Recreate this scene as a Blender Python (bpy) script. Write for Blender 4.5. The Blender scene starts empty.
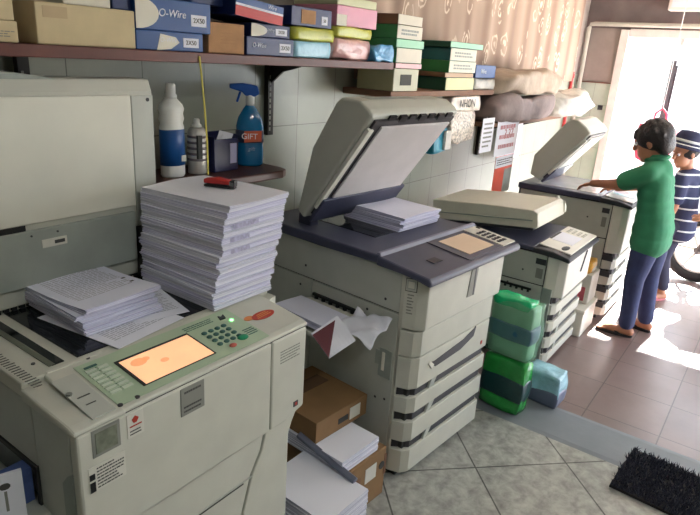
import bpy, bmesh, math, random
from mathutils import Vector, Matrix, noise as mnoise
S = bpy.context.scene
COL = S.collection
R = math.radians
rnd = random.Random(7)

# ------------------------------------------------------------------ materials
def lin(c):
    return tuple(((v/255)/12.92 if v/255 <= .04045 else ((v/255+.055)/1.055)**2.4) for v in c)
MATS = {}
def mat(name, rgb, rough=.5, metal=0, nz=.08, nscale=9, bump=0, bscale=60, emit=0, alpha=1, trans=0, spec=.5, coat=0):
    if name in MATS: return MATS[name]
    m = bpy.data.materials.new(name); m.use_nodes = True
    nt = m.node_tree; b = nt.nodes['Principled BSDF']; L = nt.links
    c = lin(rgb)
    b.inputs['Roughness'].default_value = rough
    b.inputs['Metallic'].default_value = metal
    b.inputs['Specular IOR Level'].default_value = spec
    b.inputs['Coat Weight'].default_value = coat
    b.inputs['Alpha'].default_value = alpha
    b.inputs['Transmission Weight'].default_value = trans
    tc = nt.nodes.new('ShaderNodeTexCoord')
    n = nt.nodes.new('ShaderNodeTexNoise'); n.inputs['Scale'].default_value = nscale; n.inputs['Detail'].default_value = 5
    L.new(tc.outputs['Object'], n.inputs['Vector'])
    r = nt.nodes.new('ShaderNodeMapRange'); r.inputs['From Min'].default_value = .3; r.inputs['From Max'].default_value = .7
    r.inputs['To Min'].default_value = 1-nz; r.inputs['To Max'].default_value = 1+nz
    L.new(n.outputs['Fac'], r.inputs['Value'])
    mx = nt.nodes.new('ShaderNodeVectorMath'); mx.operation = 'SCALE'; mx.inputs[0].default_value = c
    L.new(r.outputs[0], mx.inputs['Scale']); L.new(mx.outputs[0], b.inputs['Base Color'])
    if bump:
        n2 = nt.nodes.new('ShaderNodeTexNoise'); n2.inputs['Scale'].default_value = bscale; n2.inputs['Detail'].default_value = 3
        L.new(tc.outputs['Object'], n2.inputs['Vector'])
        bp = nt.nodes.new('ShaderNodeBump'); bp.inputs['Strength'].default_value = bump; bp.inputs['Distance'].default_value = .01
        L.new(n2.outputs['Fac'], bp.inputs['Height']); L.new(bp.outputs[0], b.inputs['Normal'])
    if emit:
        L.new(mx.outputs[0], b.inputs['Emission Color']); b.inputs['Emission Strength'].default_value = emit
    MATS[name] = m; return m

def tiles(name, c1, c2, grout, w, h, loc, rotz=0, axis='z', rough=.2, mort=.004, vein=0, nscale=6, nz=.25):
    m = mat(name, c1, rough, nz=0); nt = m.node_tree; L = nt.links; b = nt.nodes['Principled BSDF']
    geo = nt.nodes.new('ShaderNodeNewGeometry')
    mp = nt.nodes.new('ShaderNodeMapping'); mp.inputs['Rotation'].default_value = (0, 0, rotz); mp.inputs['Location'].default_value = loc
    if axis == 'z': L.new(geo.outputs['Position'], mp.inputs['Vector'])
    else:
        s = nt.nodes.new('ShaderNodeSeparateXYZ'); cb = nt.nodes.new('ShaderNodeCombineXYZ')
        L.new(geo.outputs['Position'], s.inputs[0])
        L.new(s.outputs['X' if axis == 'y' else 'Y'], cb.inputs['X']); L.new(s.outputs['Z'], cb.inputs['Y'])
        L.new(cb.outputs[0], mp.inputs['Vector'])
    br = nt.nodes.new('ShaderNodeTexBrick'); br.offset = 0; br.squash = 1
    br.inputs['Scale'].default_value = 1; br.inputs['Brick Width'].default_value = w; br.inputs['Row Height'].default_value = h
    br.inputs['Mortar Size'].default_value = mort; br.inputs['Mortar Smooth'].default_value = .2
    br.inputs['Color1'].default_value = (*lin(c1), 1); br.inputs['Color2'].default_value = (*lin(c2), 1); br.inputs['Mortar'].default_value = (*lin(grout), 1)
    L.new(mp.outputs[0], br.inputs['Vector'])
    n = nt.nodes.new('ShaderNodeTexNoise'); n.inputs['Scale'].default_value = nscale; n.inputs['Detail'].default_value = 8; n.inputs['Roughness'].default_value = .65
    n.inputs['Distortion'].default_value = vein
    L.new(geo.outputs['Position'], n.inputs['Vector'])
    r = nt.nodes.new('ShaderNodeMapRange'); r.inputs['From Min'].default_value = .3; r.inputs['From Max'].default_value = .7
    r.inputs['To Min'].default_value = 1-nz; r.inputs['To Max'].default_value = 1+nz
    L.new(n.outputs['Fac'], r.inputs['Value'])
    mx = nt.nodes.new('ShaderNodeVectorMath'); mx.operation = 'SCALE'
    L.new(br.outputs['Color'], mx.inputs[0]); L.new(r.outputs[0], mx.inputs['Scale']); L.new(mx.outputs[0], b.inputs['Base Color'])
    bp = nt.nodes.new('ShaderNodeBump'); bp.inputs['Strength'].default_value = .25; bp.inputs['Distance'].default_value = .003; bp.invert = True
    L.new(br.outputs['Fac'], bp.inputs['Height']); L.new(bp.outputs[0], b.inputs['Normal'])
    return m

def paper_mat(name, rgb, dark, freq=520):
    # white paper whose edges show fine sheet lines (the lines run across z)
    m = mat(name, rgb, .75, nz=0, spec=.25); nt = m.node_tree; L = nt.links; b = nt.nodes['Principled BSDF']
    tc = nt.nodes.new('ShaderNodeTexCoord'); mp = nt.nodes.new('ShaderNodeMapping'); mp.inputs['Scale'].default_value = (4, 4, freq)
    L.new(tc.outputs['Object'], mp.inputs['Vector'])
    n = nt.nodes.new('ShaderNodeTexNoise'); n.inputs['Scale'].default_value = 1; n.inputs['Detail'].default_value = 3
    L.new(mp.outputs[0], n.inputs['Vector'])
    r = nt.nodes.new('ShaderNodeMapRange'); r.inputs['From Min'].default_value = .35; r.inputs['From Max'].default_value = .65
    L.new(n.outputs['Fac'], r.inputs['Value'])
    geo = nt.nodes.new('ShaderNodeNewGeometry'); s = nt.nodes.new('ShaderNodeSeparateXYZ'); L.new(geo.outputs['True Normal'], s.inputs[0])
    ab = nt.nodes.new('ShaderNodeMath'); ab.operation = 'ABSOLUTE'; L.new(s.outputs['Z'], ab.inputs[0])
    inv = nt.nodes.new('ShaderNodeMath'); inv.operation = 'SUBTRACT'; inv.inputs[0].default_value = 1; L.new(ab.outputs[0], inv.inputs[1])
    mu = nt.nodes.new('ShaderNodeMath'); mu.operation = 'MULTIPLY'; L.new(inv.outputs[0], mu.inputs[0]); L.new(r.outputs[0], mu.inputs[1])
    mi = nt.nodes.new('ShaderNodeMix'); mi.data_type = 'RGBA'
    mi.inputs[6].default_value = (*lin(rgb), 1); mi.inputs[7].default_value = (*lin(dark), 1)
    L.new(mu.outputs[0], mi.inputs[0]); L.new(mi.outputs[2], b.inputs['Base Color'])
    return m

def curtain_mat():
    m = mat('patterned_cloth', (205, 180, 158), .85, nz=0, spec=.15); nt = m.node_tree; L = nt.links; b = nt.nodes['Principled BSDF']
    geo = nt.nodes.new('ShaderNodeNewGeometry')
    mp = nt.nodes.new('ShaderNodeMapping'); mp.inputs['Scale'].default_value = (3.2, 0, 2.2)
    L.new(geo.outputs['Position'], mp.inputs['Vector'])
    nz = nt.nodes.new('ShaderNodeTexNoise'); nz.inputs['Scale'].default_value = 3; nz.inputs['Detail'].default_value = 2
    L.new(mp.outputs[0], nz.inputs['Vector'])
    ad = nt.nodes.new('ShaderNodeMix'); ad.data_type = 'VECTOR'; ad.inputs[0].default_value = .18
    L.new(mp.outputs[0], ad.inputs[4]); L.new(nz.outputs['Color'], ad.inputs[5])
    vo = nt.nodes.new('ShaderNodeTexVoronoi'); vo.inputs['Scale'].default_value = 2.2; vo.inputs['Randomness'].default_value = .75
    L.new(ad.outputs[1], vo.inputs['Vector'])
    cr = nt.nodes.new('ShaderNodeValToRGB'); e = cr.color_ramp.elements
    e[0].position = .0; e[0].color = (0, 0, 0, 1); e[1].position = 1; e[1].color = (0, 0, 0, 1)
    for p, v in ((.10, 0), (.13, 1), (.17, 1), (.20, 0), (.27, 0), (.30, .8), (.33, .8), (.36, 0)):
        k = cr.color_ramp.elements.new(p); k.color = (v, v, v, 1)
    L.new(vo.outputs['Distance'], cr.inputs[0])
    st = nt.nodes.new('ShaderNodeTexWave'); st.inputs['Scale'].default_value = 1.1; st.inputs['Distortion'].default_value = 1.5; st.bands_direction = 'X'
    L.new(geo.outputs['Position'], st.inputs['Vector'])
    mi = nt.nodes.new('ShaderNodeMix'); mi.data_type = 'RGBA'; mi.inputs[6].default_value = (*lin((146, 124, 110)), 1); mi.inputs[7].default_value = (*lin((174, 152, 136)), 1)
    L.new(st.outputs['Fac'], mi.inputs[0])
    m2 = nt.nodes.new('ShaderNodeMath'); m2.operation = 'MULTIPLY'; L.new(cr.outputs[0], m2.inputs[0])
    gate = nt.nodes.new('ShaderNodeMath'); gate.operation = 'GREATER_THAN'; gate.inputs[1].default_value = .47
    nz2 = nt.nodes.new('ShaderNodeTexNoise'); nz2.inputs['Scale'].default_value = 5; L.new(mp.outputs[0], nz2.inputs['Vector']); L.new(nz2.outputs['Fac'], gate.inputs[0])
    L.new(gate.outputs[0], m2.inputs[1])
    m3 = nt.nodes.new('ShaderNodeMix'); m3.data_type = 'RGBA'; L.new(m2.outputs[0], m3.inputs[0]); L.new(mi.outputs[2], m3.inputs[6]); m3.inputs[7].default_value = (*lin((214, 196, 176)), 1)
    L.new(m3.outputs[2], b.inputs['Base Color'])
    return m

M = dict(
    cream=mat('cream_plastic', (194, 193, 180), .48, nz=.05, bump=.03, bscale=300),
    cream2=mat('grey_cream_plastic', (180, 182, 172), .5, nz=.05, bump=.03, bscale=300),
    white=mat('white_plastic', (222, 218, 206), .4, nz=.03),
    lidgrey=mat('lid_grey', (184, 184, 172), .5, nz=.04, bump=.02, bscale=250),
    panelgrey=mat('panel_grey', (150, 156, 148), .55, nz=.08),
    pad=mat('white_pad', (216, 214, 200), .6, nz=.05, nscale=5),
    navy=mat('slate_navy_plastic', (66, 68, 88), .4, nz=.06),
    dgrey=mat('dark_grey_plastic', (54, 52, 56), .5),
    black=mat('black_plastic', (20, 20, 22), .45),
    core=mat('dark_gap', (46, 46, 44), .8),
    glass=mat('platen_glass', (20, 24, 26), .06, nz=.02),
    mint=mat('pale_green_panel', (172, 190, 160), .5, nz=.04),
    mintkey=mat('pale_key', (196, 206, 186), .5),
    tealkey=mat('teal_key', (58, 98, 90), .5),
    green=mat('green_button', (30, 140, 96), .4),
    red=mat('red_button', (190, 96, 80), .4),
    redm=mat('red_mark', (178, 56, 38), .5),
    orange=mat('orange_mark', (210, 130, 70), .5),
    screen=mat('lit_screen', (255, 204, 154), .3, nz=.04, nscale=14, emit=.46),
    screenink=mat('screen_ink', (244, 168, 116), .3, emit=.46),
    screen2=mat('dim_screen', (206, 180, 152), .3, nz=.04, emit=.1),
    led=mat('green_lamp', (120, 255, 130), .3, emit=4),
    steel=mat('grey_metal', (120, 120, 120), .35, metal=.7),
    ink=mat('dark_ink', (70, 70, 66), .8),
    grey=mat('mid_grey', (128, 128, 120), .6),
    sticker=mat('pale_sticker', (206, 204, 192), .6),
    paper=paper_mat('white_paper', (230, 230, 238), (176, 176, 196), 400),
    paper2=paper_mat('cool_paper', (228, 228, 242), (172, 168, 200), 330),
    sheet=mat('paper_sheet', (230, 230, 238), .75, nz=.02, spec=.25),
    stain=mat('violet_smudge', (172, 168, 196), .8, nz=.3, nscale=60),
    shelfwood=mat('red_brown_wood', (94, 46, 34), .5, nz=.15, nscale=14),
    shelfdark=mat('dark_brown_wood', (76, 44, 36), .4, nz=.2, nscale=14),
    bracket=mat('dark_bracket', (46, 42, 38), .5, metal=.4),
    carton=mat('kraft_card', (132, 100, 64), .8, nz=.08),
    kraft=mat('brown_kraft', (166, 124, 84), .8, nz=.1, nscale=30),
    creamcard=mat('cream_card', (200, 182, 144), .8, nz=.07, nscale=14),
    whitecard=mat('white_card', (222, 216, 200), .75, nz=.06),
    blue=mat('blue_card', (14, 68, 130), .45, nz=.06),
    navycard=mat('navy_card', (20, 38, 88), .45, nz=.06),
    redcard=mat('red_card', (190, 46, 42), .5),
    lime=mat('lime_pack', (184, 186, 66), .3, bump=.3, bscale=40),
    ltblue=mat('light_blue_pack', (150, 196, 214), .3, bump=.3, bscale=40),
    pink=mat('pink_pack', (214, 140, 160), .35, nz=.08),
    pinkfilm=mat('pink_film', (214, 168, 164), .18, bump=.7, bscale=30, nz=.2),
    bluefilm=mat('blue_film', (90, 160, 206), .2, bump=.7, bscale=30, nz=.25),
    clearfilm=mat('clear_film', (222, 218, 208), .16, bump=.9, bscale=26, nz=.2, alpha=.75),
    greencard=mat('green_card', (52, 128, 72), .5, nz=.1),
    mintcard=mat('mint_card', (150, 206, 170), .5, nz=.06),
    tealcard=mat('teal_card', (42, 110, 116), .5, nz=.1),
    dkgreen=mat('dark_green_card', (24, 76, 58), .5, nz=.1),
    brown=mat('brown_card', (120, 84, 60), .7, nz=.1),
    sack=mat('taupe_sack', (168, 150, 132), .75, nz=.15, nscale=14, bump=.3, bscale=40),
    sack2=mat('dull_mauve_sack', (132, 116, 112), .75, nz=.15, nscale=14, bump=.3, bscale=40),
    bottle=mat('white_bottle', (222, 222, 216), .3),
    bluelabel=mat('blue_label', (16, 76, 140), .4, nz=.06),
    bluecap=mat('blue_cap', (24, 84, 170), .35),
    bluefluid=mat('blue_fluid', (16, 108, 160), .12, nz=.05, coat=.4),
    navybox=mat('navy_plastic', (24, 28, 72), .4),
    orangelabel=mat('orange_label', (206, 96, 60), .5),
    clearbottle=mat('clear_plastic', (170, 205, 214), .1, alpha=.5),
    yellow=mat('yellow_tape', (216, 200, 90), .5),
    plaster=mat('grey_plaster', (152, 143, 136), .9, nz=.12, nscale=5, bump=.15, bscale=20),
    ceiling=mat('pale_ceiling', (206, 200, 190), .9),
    roomwall=mat('pale_wall', (196, 196, 184), .85, nz=.05),
    concrete=mat('grey_cement', (118, 124, 130), .55, nz=.1, nscale=5, bump=.08, bscale=30),
    ground=mat('pale_street', (198, 194, 186), .9, nz=.06, nscale=2),
    frame=mat('white_frame', (226, 222, 214), .5),
    lamp=mat('fill_light', (255, 252, 240), .5, nz=0, emit=6),  # glow of the added ceiling lamps
    skin=mat('brown_skin', (176, 120, 92), .55, nz=.05),
    hair=mat('dark_hair', (34, 24, 24), .5, nz=.2, nscale=40, bump=.5, bscale=90),
    shirt=mat('green_cloth', (44, 122, 86), .8, nz=.1, nscale=12, bump=.3, bscale=14),
    denim=mat('dark_denim', (44, 54, 92), .8, nz=.18, nscale=14, bump=.25, bscale=18),
    navycloth=mat('navy_cloth', (42, 46, 78), .8, nz=.1),
    trouser=mat('dark_trouser', (52, 52, 74), .8, nz=.1),
    whitecloth=mat('white_cloth', (226, 226, 226), .8),
    rubber=mat('black_rubber', (28, 24, 26), .7),
    pinkrubber=mat('pink_rubber', (206, 120, 126), .6),
    redbag=mat('red_film', (232, 96, 124), .3, bump=.5, bscale=20),
    greenfilm=mat('green_film', (44, 150, 66), .16, bump=.6, bscale=24, nz=.25),
    mintfilm=mat('mint_film', (150, 214, 176), .14, bump=.7, bscale=24, nz=.25, alpha=.28),
    palebluefilm=mat('pale_blue_film', (160, 206, 222), .16, bump=.7, bscale=24, nz=.3),
    matpile=mat('black_pile', (34, 36, 50), .9, nz=.3, nscale=30),
    maroon=mat('maroon_print', (96, 34, 44), .4),
    amber=mat('amber_pack', (214, 158, 52), .35, nz=.2, nscale=25, bump=.4, bscale=30),
)
M['tilewall'] = tiles('mint_wall_tile', (156, 159, 145), (153, 157, 143), (104, 107, 97), .2955, .45, (-1.419, -1.398, 0), axis='y', rough=.34, mort=.0022, nz=.07, nscale=4)
M['tilewall'].node_tree.nodes['Principled BSDF'].inputs['Specular IOR Level'].default_value = .32
M['tileend'] = tiles('mint_end_tile', (184, 200, 184), (180, 196, 182), (140, 150, 138), .3, .45, (0, -1.398, 0), axis='x', rough=.2, mort=.002, nz=.07)
M['marble'] = tiles('grey_marble_tile', (156, 157, 150), (147, 148, 142), (80, 80, 76), .446, .446, (-2.136, 1.464, 0), rotz=R(-45), rough=.3, mort=.004, vein=.3, nscale=16, nz=.42)
M['brick'] = tiles('red_brown_tile', (122, 102, 98), (115, 97, 93), (80, 68, 64), .367, .367, (-3.09, -.534, 0), rough=.36, mort=.0035, nz=.1)
M['brick'].node_tree.nodes['Principled BSDF'].inputs['Coat Weight'].default_value = .35
M['brick'].node_tree.nodes['Principled BSDF'].inputs['Coat Roughness'].default_value = .3
M['curtain'] = curtain_mat()

# ------------------------------------------------------------------ mesh building
class MB:
    def __init__(s): s.v = []; s.f = []
    def add(s, vs, fs):
        o = len(s.v); s.v += [tuple(v) for v in vs]; s.f += [tuple(i+o for i in f) for f in fs]; return s
    def box(s, x0, x1, y0, y1, z0, z1, m=None):
        vs = [(x, y, z) for z in (z0, z1) for y in (y0, y1) for x in (x0, x1)]
        if m is not None: vs = [m @ Vector(v) for v in vs]
        return s.add(vs, [(0, 2, 3, 1), (4, 5, 7, 6), (0, 1, 5, 4), (2, 6, 7, 3), (0, 4, 6, 2), (1, 3, 7, 5)])
    def prism(s, pts, axis, a0, a1):      # polygon extruded along an axis; pts are the other two coordinates in xyz order
        n = len(pts)
        def p(q, a): return {'x': (a, q[0], q[1]), 'y': (q[0], a, q[1]), 'z': (q[0], q[1], a)}[axis]
        vs = [p(q, a0) for q in pts]+[p(q, a1) for q in pts]
        return s.add(vs, [tuple(range(n)), tuple(range(2*n-1, n-1, -1))]+[(i, (i+1) % n, n+(i+1) % n, n+i) for i in range(n)])
    def plate(s, poly, zf, t):            # flat patch lying on the surface z = zf(x, y)
        n = len(poly)
        vs = [(x, y, zf(x, y)) for x, y in poly]+[(x, y, zf(x, y)+t) for x, y in poly]
        return s.add(vs, [tuple(range(n)), tuple(range(2*n-1, n-1, -1))]+[(i, (i+1) % n, n+(i+1) % n, n+i) for i in range(n)])
    def tube(s, pts, r, n=8, closed=False):
        pts = [Vector(p) for p in pts]; k = len(pts); rs = r if isinstance(r, (list, tuple)) else [r]*k; o = len(s.v)
        for i, p in enumerate(pts):
            a = pts[(i-1) % k] if (closed or i > 0) else p; b = pts[(i+1) % k] if (closed or i < k-1) else p
            d = (b-a).normalized(); u = d.orthogonal() if abs(d.z) > .95 else d.cross(Vector((0, 0, 1))); u.normalize(); w = d.cross(u)
            for j in range(n):
                t = 2*math.pi*j/n; s.v.append(tuple(p+(u*math.cos(t)+w*math.sin(t))*rs[i]))
        for i in range(k if closed else k-1):
            for j in range(n):
                a = o+i*n+j; b = o+i*n+(j+1) % n; c = o+((i+1) % k)*n+(j+1) % n; d = o+((i+1) % k)*n+j
                s.f.append((a, b, c, d))
        if not closed:
            s.f.append(tuple(o+j for j in range(n))); s.f.append(tuple(o+(k-1)*n+j for j in reversed(range(n))))
        return s
    def lathe(s, prof, c=(0, 0, 0), n=20, sx=1, sy=1):
        o = len(s.v); k = len(prof)
        for r, z in prof:
            for j in range(n):
                t = 2*math.pi*j/n; s.v.append((c[0]+r*sx*math.cos(t), c[1]+r*sy*math.sin(t), c[2]+z))
        for i in range(k-1):
            for j in range(n): s.f.append((o+i*n+j, o+i*n+(j+1) % n, o+(i+1)*n+(j+1) % n, o+(i+1)*n+j))
        s.f.append(tuple(o+j for j in reversed(range(n)))); s.f.append(tuple(o+(k-1)*n+j for j in range(n)))
        return s
    def ball(s, c, r, n=12, rot=None):
        r = r if isinstance(r, (list, tuple)) else (r, r, r); o = len(s.v); k = n//2+1; c = Vector(c)
        for i in range(1, k):
            a = math.pi*i/k
            for j in range(n):
                t = 2*math.pi*j/n; p = Vector((r[0]*math.sin(a)*math.cos(t), r[1]*math.sin(a)*math.sin(t), r[2]*math.cos(a)))
                s.v.append(tuple(c+(rot @ p if rot else p)))
        for e in (1, -1):
            p = Vector((0, 0, r[2]*e)); s.v.append(tuple(c+(rot @ p if rot else p)))
        for i in range(k-2):
            for j in range(n): s.f.append((o+i*n+j, o+(i+1)*n+j, o+(i+1)*n+(j+1) % n, o+i*n+(j+1) % n))
        t, b = len(s.v)-2, len(s.v)-1
        for j in range(n):
            s.f.append((t, o+j, o+(j+1) % n)); s.f.append((b, o+(k-2)*n+(j+1) % n, o+(k-2)*n+j))
        return s
    def limb(s, pts, rs, n=14):           # tapered limb with round ends
        for i in range(len(pts)-1):
            s.tube([pts[i], pts[i+1]], [rs[i], rs[i+1]], n)
        for p, r in zip(pts, rs): s.ball(p, r*.99, n)
        return s
    def build(s, name, m, parent=None, bevel=0, seg=2, smooth=False, loc=None, rot=None):
        me = bpy.data.meshes.new(name); me.from_pydata(s.v, [], s.f)
        bm = bmesh.new(); bm.from_mesh(me); bmesh.ops.recalc_face_normals(bm, faces=bm.faces)
        if smooth:
            for f in bm.faces: f.smooth = True
        bm.to_mesh(me); bm.free(); me.materials.append(m)
        o = bpy.data.objects.new(name, me); COL.objects.link(o)
        if parent: o.parent = parent
        if loc: o.location = loc
        if rot: o.rotation_euler = rot
        if bevel:
            b = o.modifiers.new('Bevel', 'BEVEL'); b.width = bevel; b.segments = seg; b.limit_method = 'ANGLE'; b.angle_limit = R(40)
        return o

def tag(o, label, cat, group=None, kind=None):
    o['label'] = label; o['category'] = cat
    if group: o['group'] = group
    if kind: o['kind'] = kind
    return o
def empty(name, loc, label, cat, rz=0, group=None):
    o = bpy.data.objects.new(name, None); COL.objects.link(o); o.location = loc; o.rotation_euler = (0, 0, rz); o.empty_display_size = .1
    return tag(o, label, cat, group)
def struct(name, b, m, **k):
    o = b.build(name, m, **k); o['kind'] = 'structure'; return o
def text(name, s, size, m, parent, loc, rot=(math.pi/2, 0, 0), ext=.0006, align='CENTER', shear=0):
    c = bpy.data.curves.new(name, 'FONT'); c.body = s; c.size = size; c.extrude = ext; c.align_x = align; c.align_y = 'CENTER'; c.shear = shear
    t = bpy.data.objects.new(name, c); COL.objects.link(t); bpy.context.view_layer.update()
    me = bpy.data.meshes.new_from_object(t.evaluated_get(bpy.context.evaluated_depsgraph_get())); bpy.data.objects.remove(t); bpy.data.curves.remove(c)
    me.name = name; me.materials.clear(); me.materials.append(m)
    o = bpy.data.objects.new(name, me); COL.objects.link(o); o.parent = parent; o.location = loc; o.rotation_euler = rot; return o
def fuse(o, vox, it=4):
    r = o.modifiers.new('Remesh', 'REMESH'); r.mode = 'VOXEL'; r.voxel_size = vox; r.use_smooth_shade = True
    s = o.modifiers.new('Smooth', 'SMOOTH'); s.factor = .5; s.iterations = it
    return o
def lump(x0, x1, y0, y1, z0, z1, amp, seed, cuts=8, rnd_=.35, freq=9, flat=True):
    # soft pack: a subdivided box, corners pulled in, surface crumpled
    bm = bmesh.new(); bmesh.ops.create_cube(bm, size=2)
    bmesh.ops.subdivide_edges(bm, edges=bm.edges[:], cuts=cuts, use_grid_fill=True)
    b = MB(); cx, cy, cz = (x0+x1)/2, (y0+y1)/2, (z0+z1)/2; hx, hy, hz = (x1-x0)/2, (y1-y0)/2, (z1-z0)/2
    bm.verts.index_update(); vs = []
    for v in bm.verts:
        p = v.co.copy(); l = p.length; q = p.lerp(p/l*1.25, rnd_)
        q = Vector((max(-1, min(1, q.x)), max(-1, min(1, q.y)), max(-1, min(1, q.z))))
        w = Vector((cx+q.x*hx, cy+q.y*hy, cz+q.z*hz))
        d = mnoise.noise_vector(w*freq+Vector((seed*3.1, seed*1.7, 0)))
        w += d*amp
        if flat and w.z < z0: w.z = z0
        vs.append(w)
    b.add(vs, [[v.index for v in f.verts] for f in bm.faces]); bm.free(); return b
def printed_lines(x0, x1, y0, y1, n, zf, seed, h=.4, t=.0004, axis='top'):
    b = MB(); r = random.Random(seed); step = (y1-y0)/n
    for i in range(n):
        y = y1-(i+.5)*step; x = x0
        xe = x1-(r.random()*.3*(x1-x0) if r.random() < .3 else 0)
        while x < xe-.004:
            w = min(xe-x, (x1-x0)*(.05+.1*r.random()))
            if axis == 'top': b.plate([(x, y-step*h/2), (x+w, y-step*h/2), (x+w, y+step*h/2), (x, y+step*h/2)], zf, t)
            else: b.box(x, x+w, zf-t, zf, y-step*h/2, y+step*h/2)
            x += w+(x1-x0)*.02
    return b

# ------------------------------------------------------------------ room
WY, EX = 2.0, 6.9
struct('floor', MB().box(-2.6, 2.69, -2.6, WY, -.1, 0), M['marble'])
struct('floor_strip', MB().prism([(2.69, -.1), (2.69, 0), (2.72, .004), (2.97, .004), (3.0, 0), (3.0, -.1)], 'y', -2.6, WY), M['concrete'])
struct('floor_inner', MB().box(3.0, 7.2, -1.76, WY, -.1, 0), M['brick'])
struct('wall_left', MB().box(-2.6, EX+.2, WY, WY+.15, 0, 1.70), M['tilewall'])
struct('wall_left_upper', MB().box(-2.6, EX+.2, WY, WY+.15, 1.70, 2.8), M['plaster'])
struct('wall_right', MB().box(-2.6, 2.95, -2.75, -2.6, 0, 2.8), M['roomwall'])
struct('wall_right_return', MB().box(2.8, 2.95, -2.6, -1.5, 0, 2.8), M['roomwall'])
# unseen side opening added to let daylight in, framed by piers and a header
struct('wall_right_front', MB().box(2.8, 3.0, -1.75, -1.6, 0, 2.8).box(EX-.1, EX+.2, -1.75, -1.6, 0, 2.8).box(3.0, EX-.1, -1.75, -1.6, 2.1, 2.8).box(3.0, 4.4, -1.75, -1.6, 0, 2.1), M['roomwall'])
struct('wall_rear', MB().box(-2.75, -2.6, -2.6, WY, 0, 2.8), M['roomwall'])
struct('ceiling', MB().box(-2.6, EX+.2, -2.6, WY, 2.8, 2.9), M['ceiling'])
struct('wall_end', MB().box(EX, EX+.2, 1.64, WY, 0, 1.63), M['tileend'])
struct('wall_end_pier', MB().box(EX, EX+.2, 1.60, WY, 1.63, 2.17), M['plaster'])
struct('wall_end_header', MB().box(EX, EX+.2, -1.6, WY, 2.17, 2.8), mat('brown_plaster', (114, 104, 102), .9, nz=.2, nscale=4, bump=.2, bscale=9))
struct('trim_1', MB().box(EX-.012, EX, 1.64, WY, 1.622, 1.634), mat('brown_trim', (118, 84, 70), .6))
# door frame: jamb, head and a mullion with a fixed bar above
struct('door_1', MB().box(EX-.03, EX+.17, 1.555, 1.64, 0, 2.16).box(EX-.02, EX+.17, -1.6, 1.555, 2.09, 2.17).box(EX-.02, EX+.14, 1.035, 1.075, 2.02, 2.09)
       .box(EX-.02, EX+.17, -1.6, -1.54, 0, 2.09), M['frame'], bevel=.006)
struct('trim_2', MB().tube([(EX-.05, 1.955, 0), (EX-.05, 1.955, 2.17), (EX-.05, 1.94, 2.2), (EX-.05, 1.9, 2.205), (EX-.05, -1.58, 2.205)], .022, 10), M['lidgrey'])
o = MB().box(0, .05, 0, .05, 0, 1.9).box(.01, .04, -.02, 0, .05, 1.85).box(-.01, .06, -.01, .06, 0, .02).build('gate_post', M['dgrey'], bevel=.005, loc=(7.3, 1.13, 0))
tag(o, 'dark grey upright post standing just outside the bright doorway', 'post')
# red painted conduit beside the corner
o = MB().tube([(6.62, 1.975, 0), (6.62, 1.975, 1.72)], .018, 8).tube([(6.62, 1.975, 1.66), (6.62, 1.975, 1.70)], .024, 8).tube([(6.62, 1.99, .9), (6.62, 1.96, .9)], .024, 8).build('wall_pipe', M['redcard'])
tag(o, 'thin red pipe running up the tiled wall near the corner', 'pipe')
o = MB().box(0, .012, 0, .05, 0, .05).box(-.006, 0, .014, .036, .012, .038).build('wall_switch', M['dgrey'], bevel=.003, loc=(EX-.0125, 1.68, 1.35))
tag(o, 'small dark switch on pale tiled pier beside the doorway', 'switch')
# white box sign above the door
sg = empty('sign_box', (EX-.14, -.2, 2.335), 'white box sign mounted on the brown wall above the doorway', 'sign')
MB().box(0, .139, 0, 1.43, 0, .4).build('sign_body', M['frame'], sg, bevel=.01)
MB().box(-.004, .001, .03, 1.40, .03, .37).build('sign_face', M['sheet'], sg)
# street outside
struct('ground', MB().box(7.2, 40, -25, 25, -.12, -.02).box(3.0, 7.2, -25, -1.76, -.12, -.02), M['ground'])
hb = empty('street_house', (15, -6, -.02), 'pale house across the street seen through the bright doorway', 'house')
MB().box(0, 4, 0, 16, 0, 5).build('wall', mat('pale_house', (214, 206, 198), .9), hb)
for k in range(4):
    w = MB().box(-.04, 0, 1.2+k*3.8, 2.8+k*3.8, 1.0, 2.4).build('window', M['frame'], hb); MB().box(-.05, -.04, 1.3+k*3.8, 2.7+k*3.8, 1.1, 2.3).build('pane', mat('pale_pane', (170, 190, 200), .1), w)
fn = empty('street_fence', (11.5, -4, -.02), 'low railing beyond the doorway on the bright street', 'fence')
MB().box(0, .05, 0, 8, .95, 1.0).box(0, .05, 0, 8, .2, .25).build('rail', mat('faded_red_paint', (214, 150, 140), .6), fn)
MB().box(.01, .04, 0, .03, 0, .95).build('post', mat('faded_red_paint', (214, 150, 140), .6), fn)
bb = MB()
for k in range(40): bb.box(.015, .035, .1+k*.2, .12+k*.2, .2, .95)
bb.build('bars', mat('faded_red_paint', (214, 150, 140), .6), fn)

# patterned curtain along the left wall
cu = MB(); n = 260; x0, x1 = 2.72, 6.60
rows = [1.625+i*(2.75-1.625)/6 for i in range(7)]
for j, z in enumerate(rows):
    for i in range(n+1):
        x = x0+(x1-x0)*i/n
        cu.v.append((x, 1.965+.006*math.sin(x*17+.6*math.sin(x*5))+.003*math.sin(x*41+z), z))
cu.f = [(j*(n+1)+i, j*(n+1)+i+1, (j+1)*(n+1)+i+1, (j+1)*(n+1)+i) for j in range(6) for i in range(n)]
o = cu.build('curtain', M['curtain'], smooth=True)
s = o.modifiers.new('Solid', 'SOLIDIFY'); s.thickness = .003
tag(o, 'beige curtain with pale swirls covering the wall above the far shelf', 'curtain')

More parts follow.
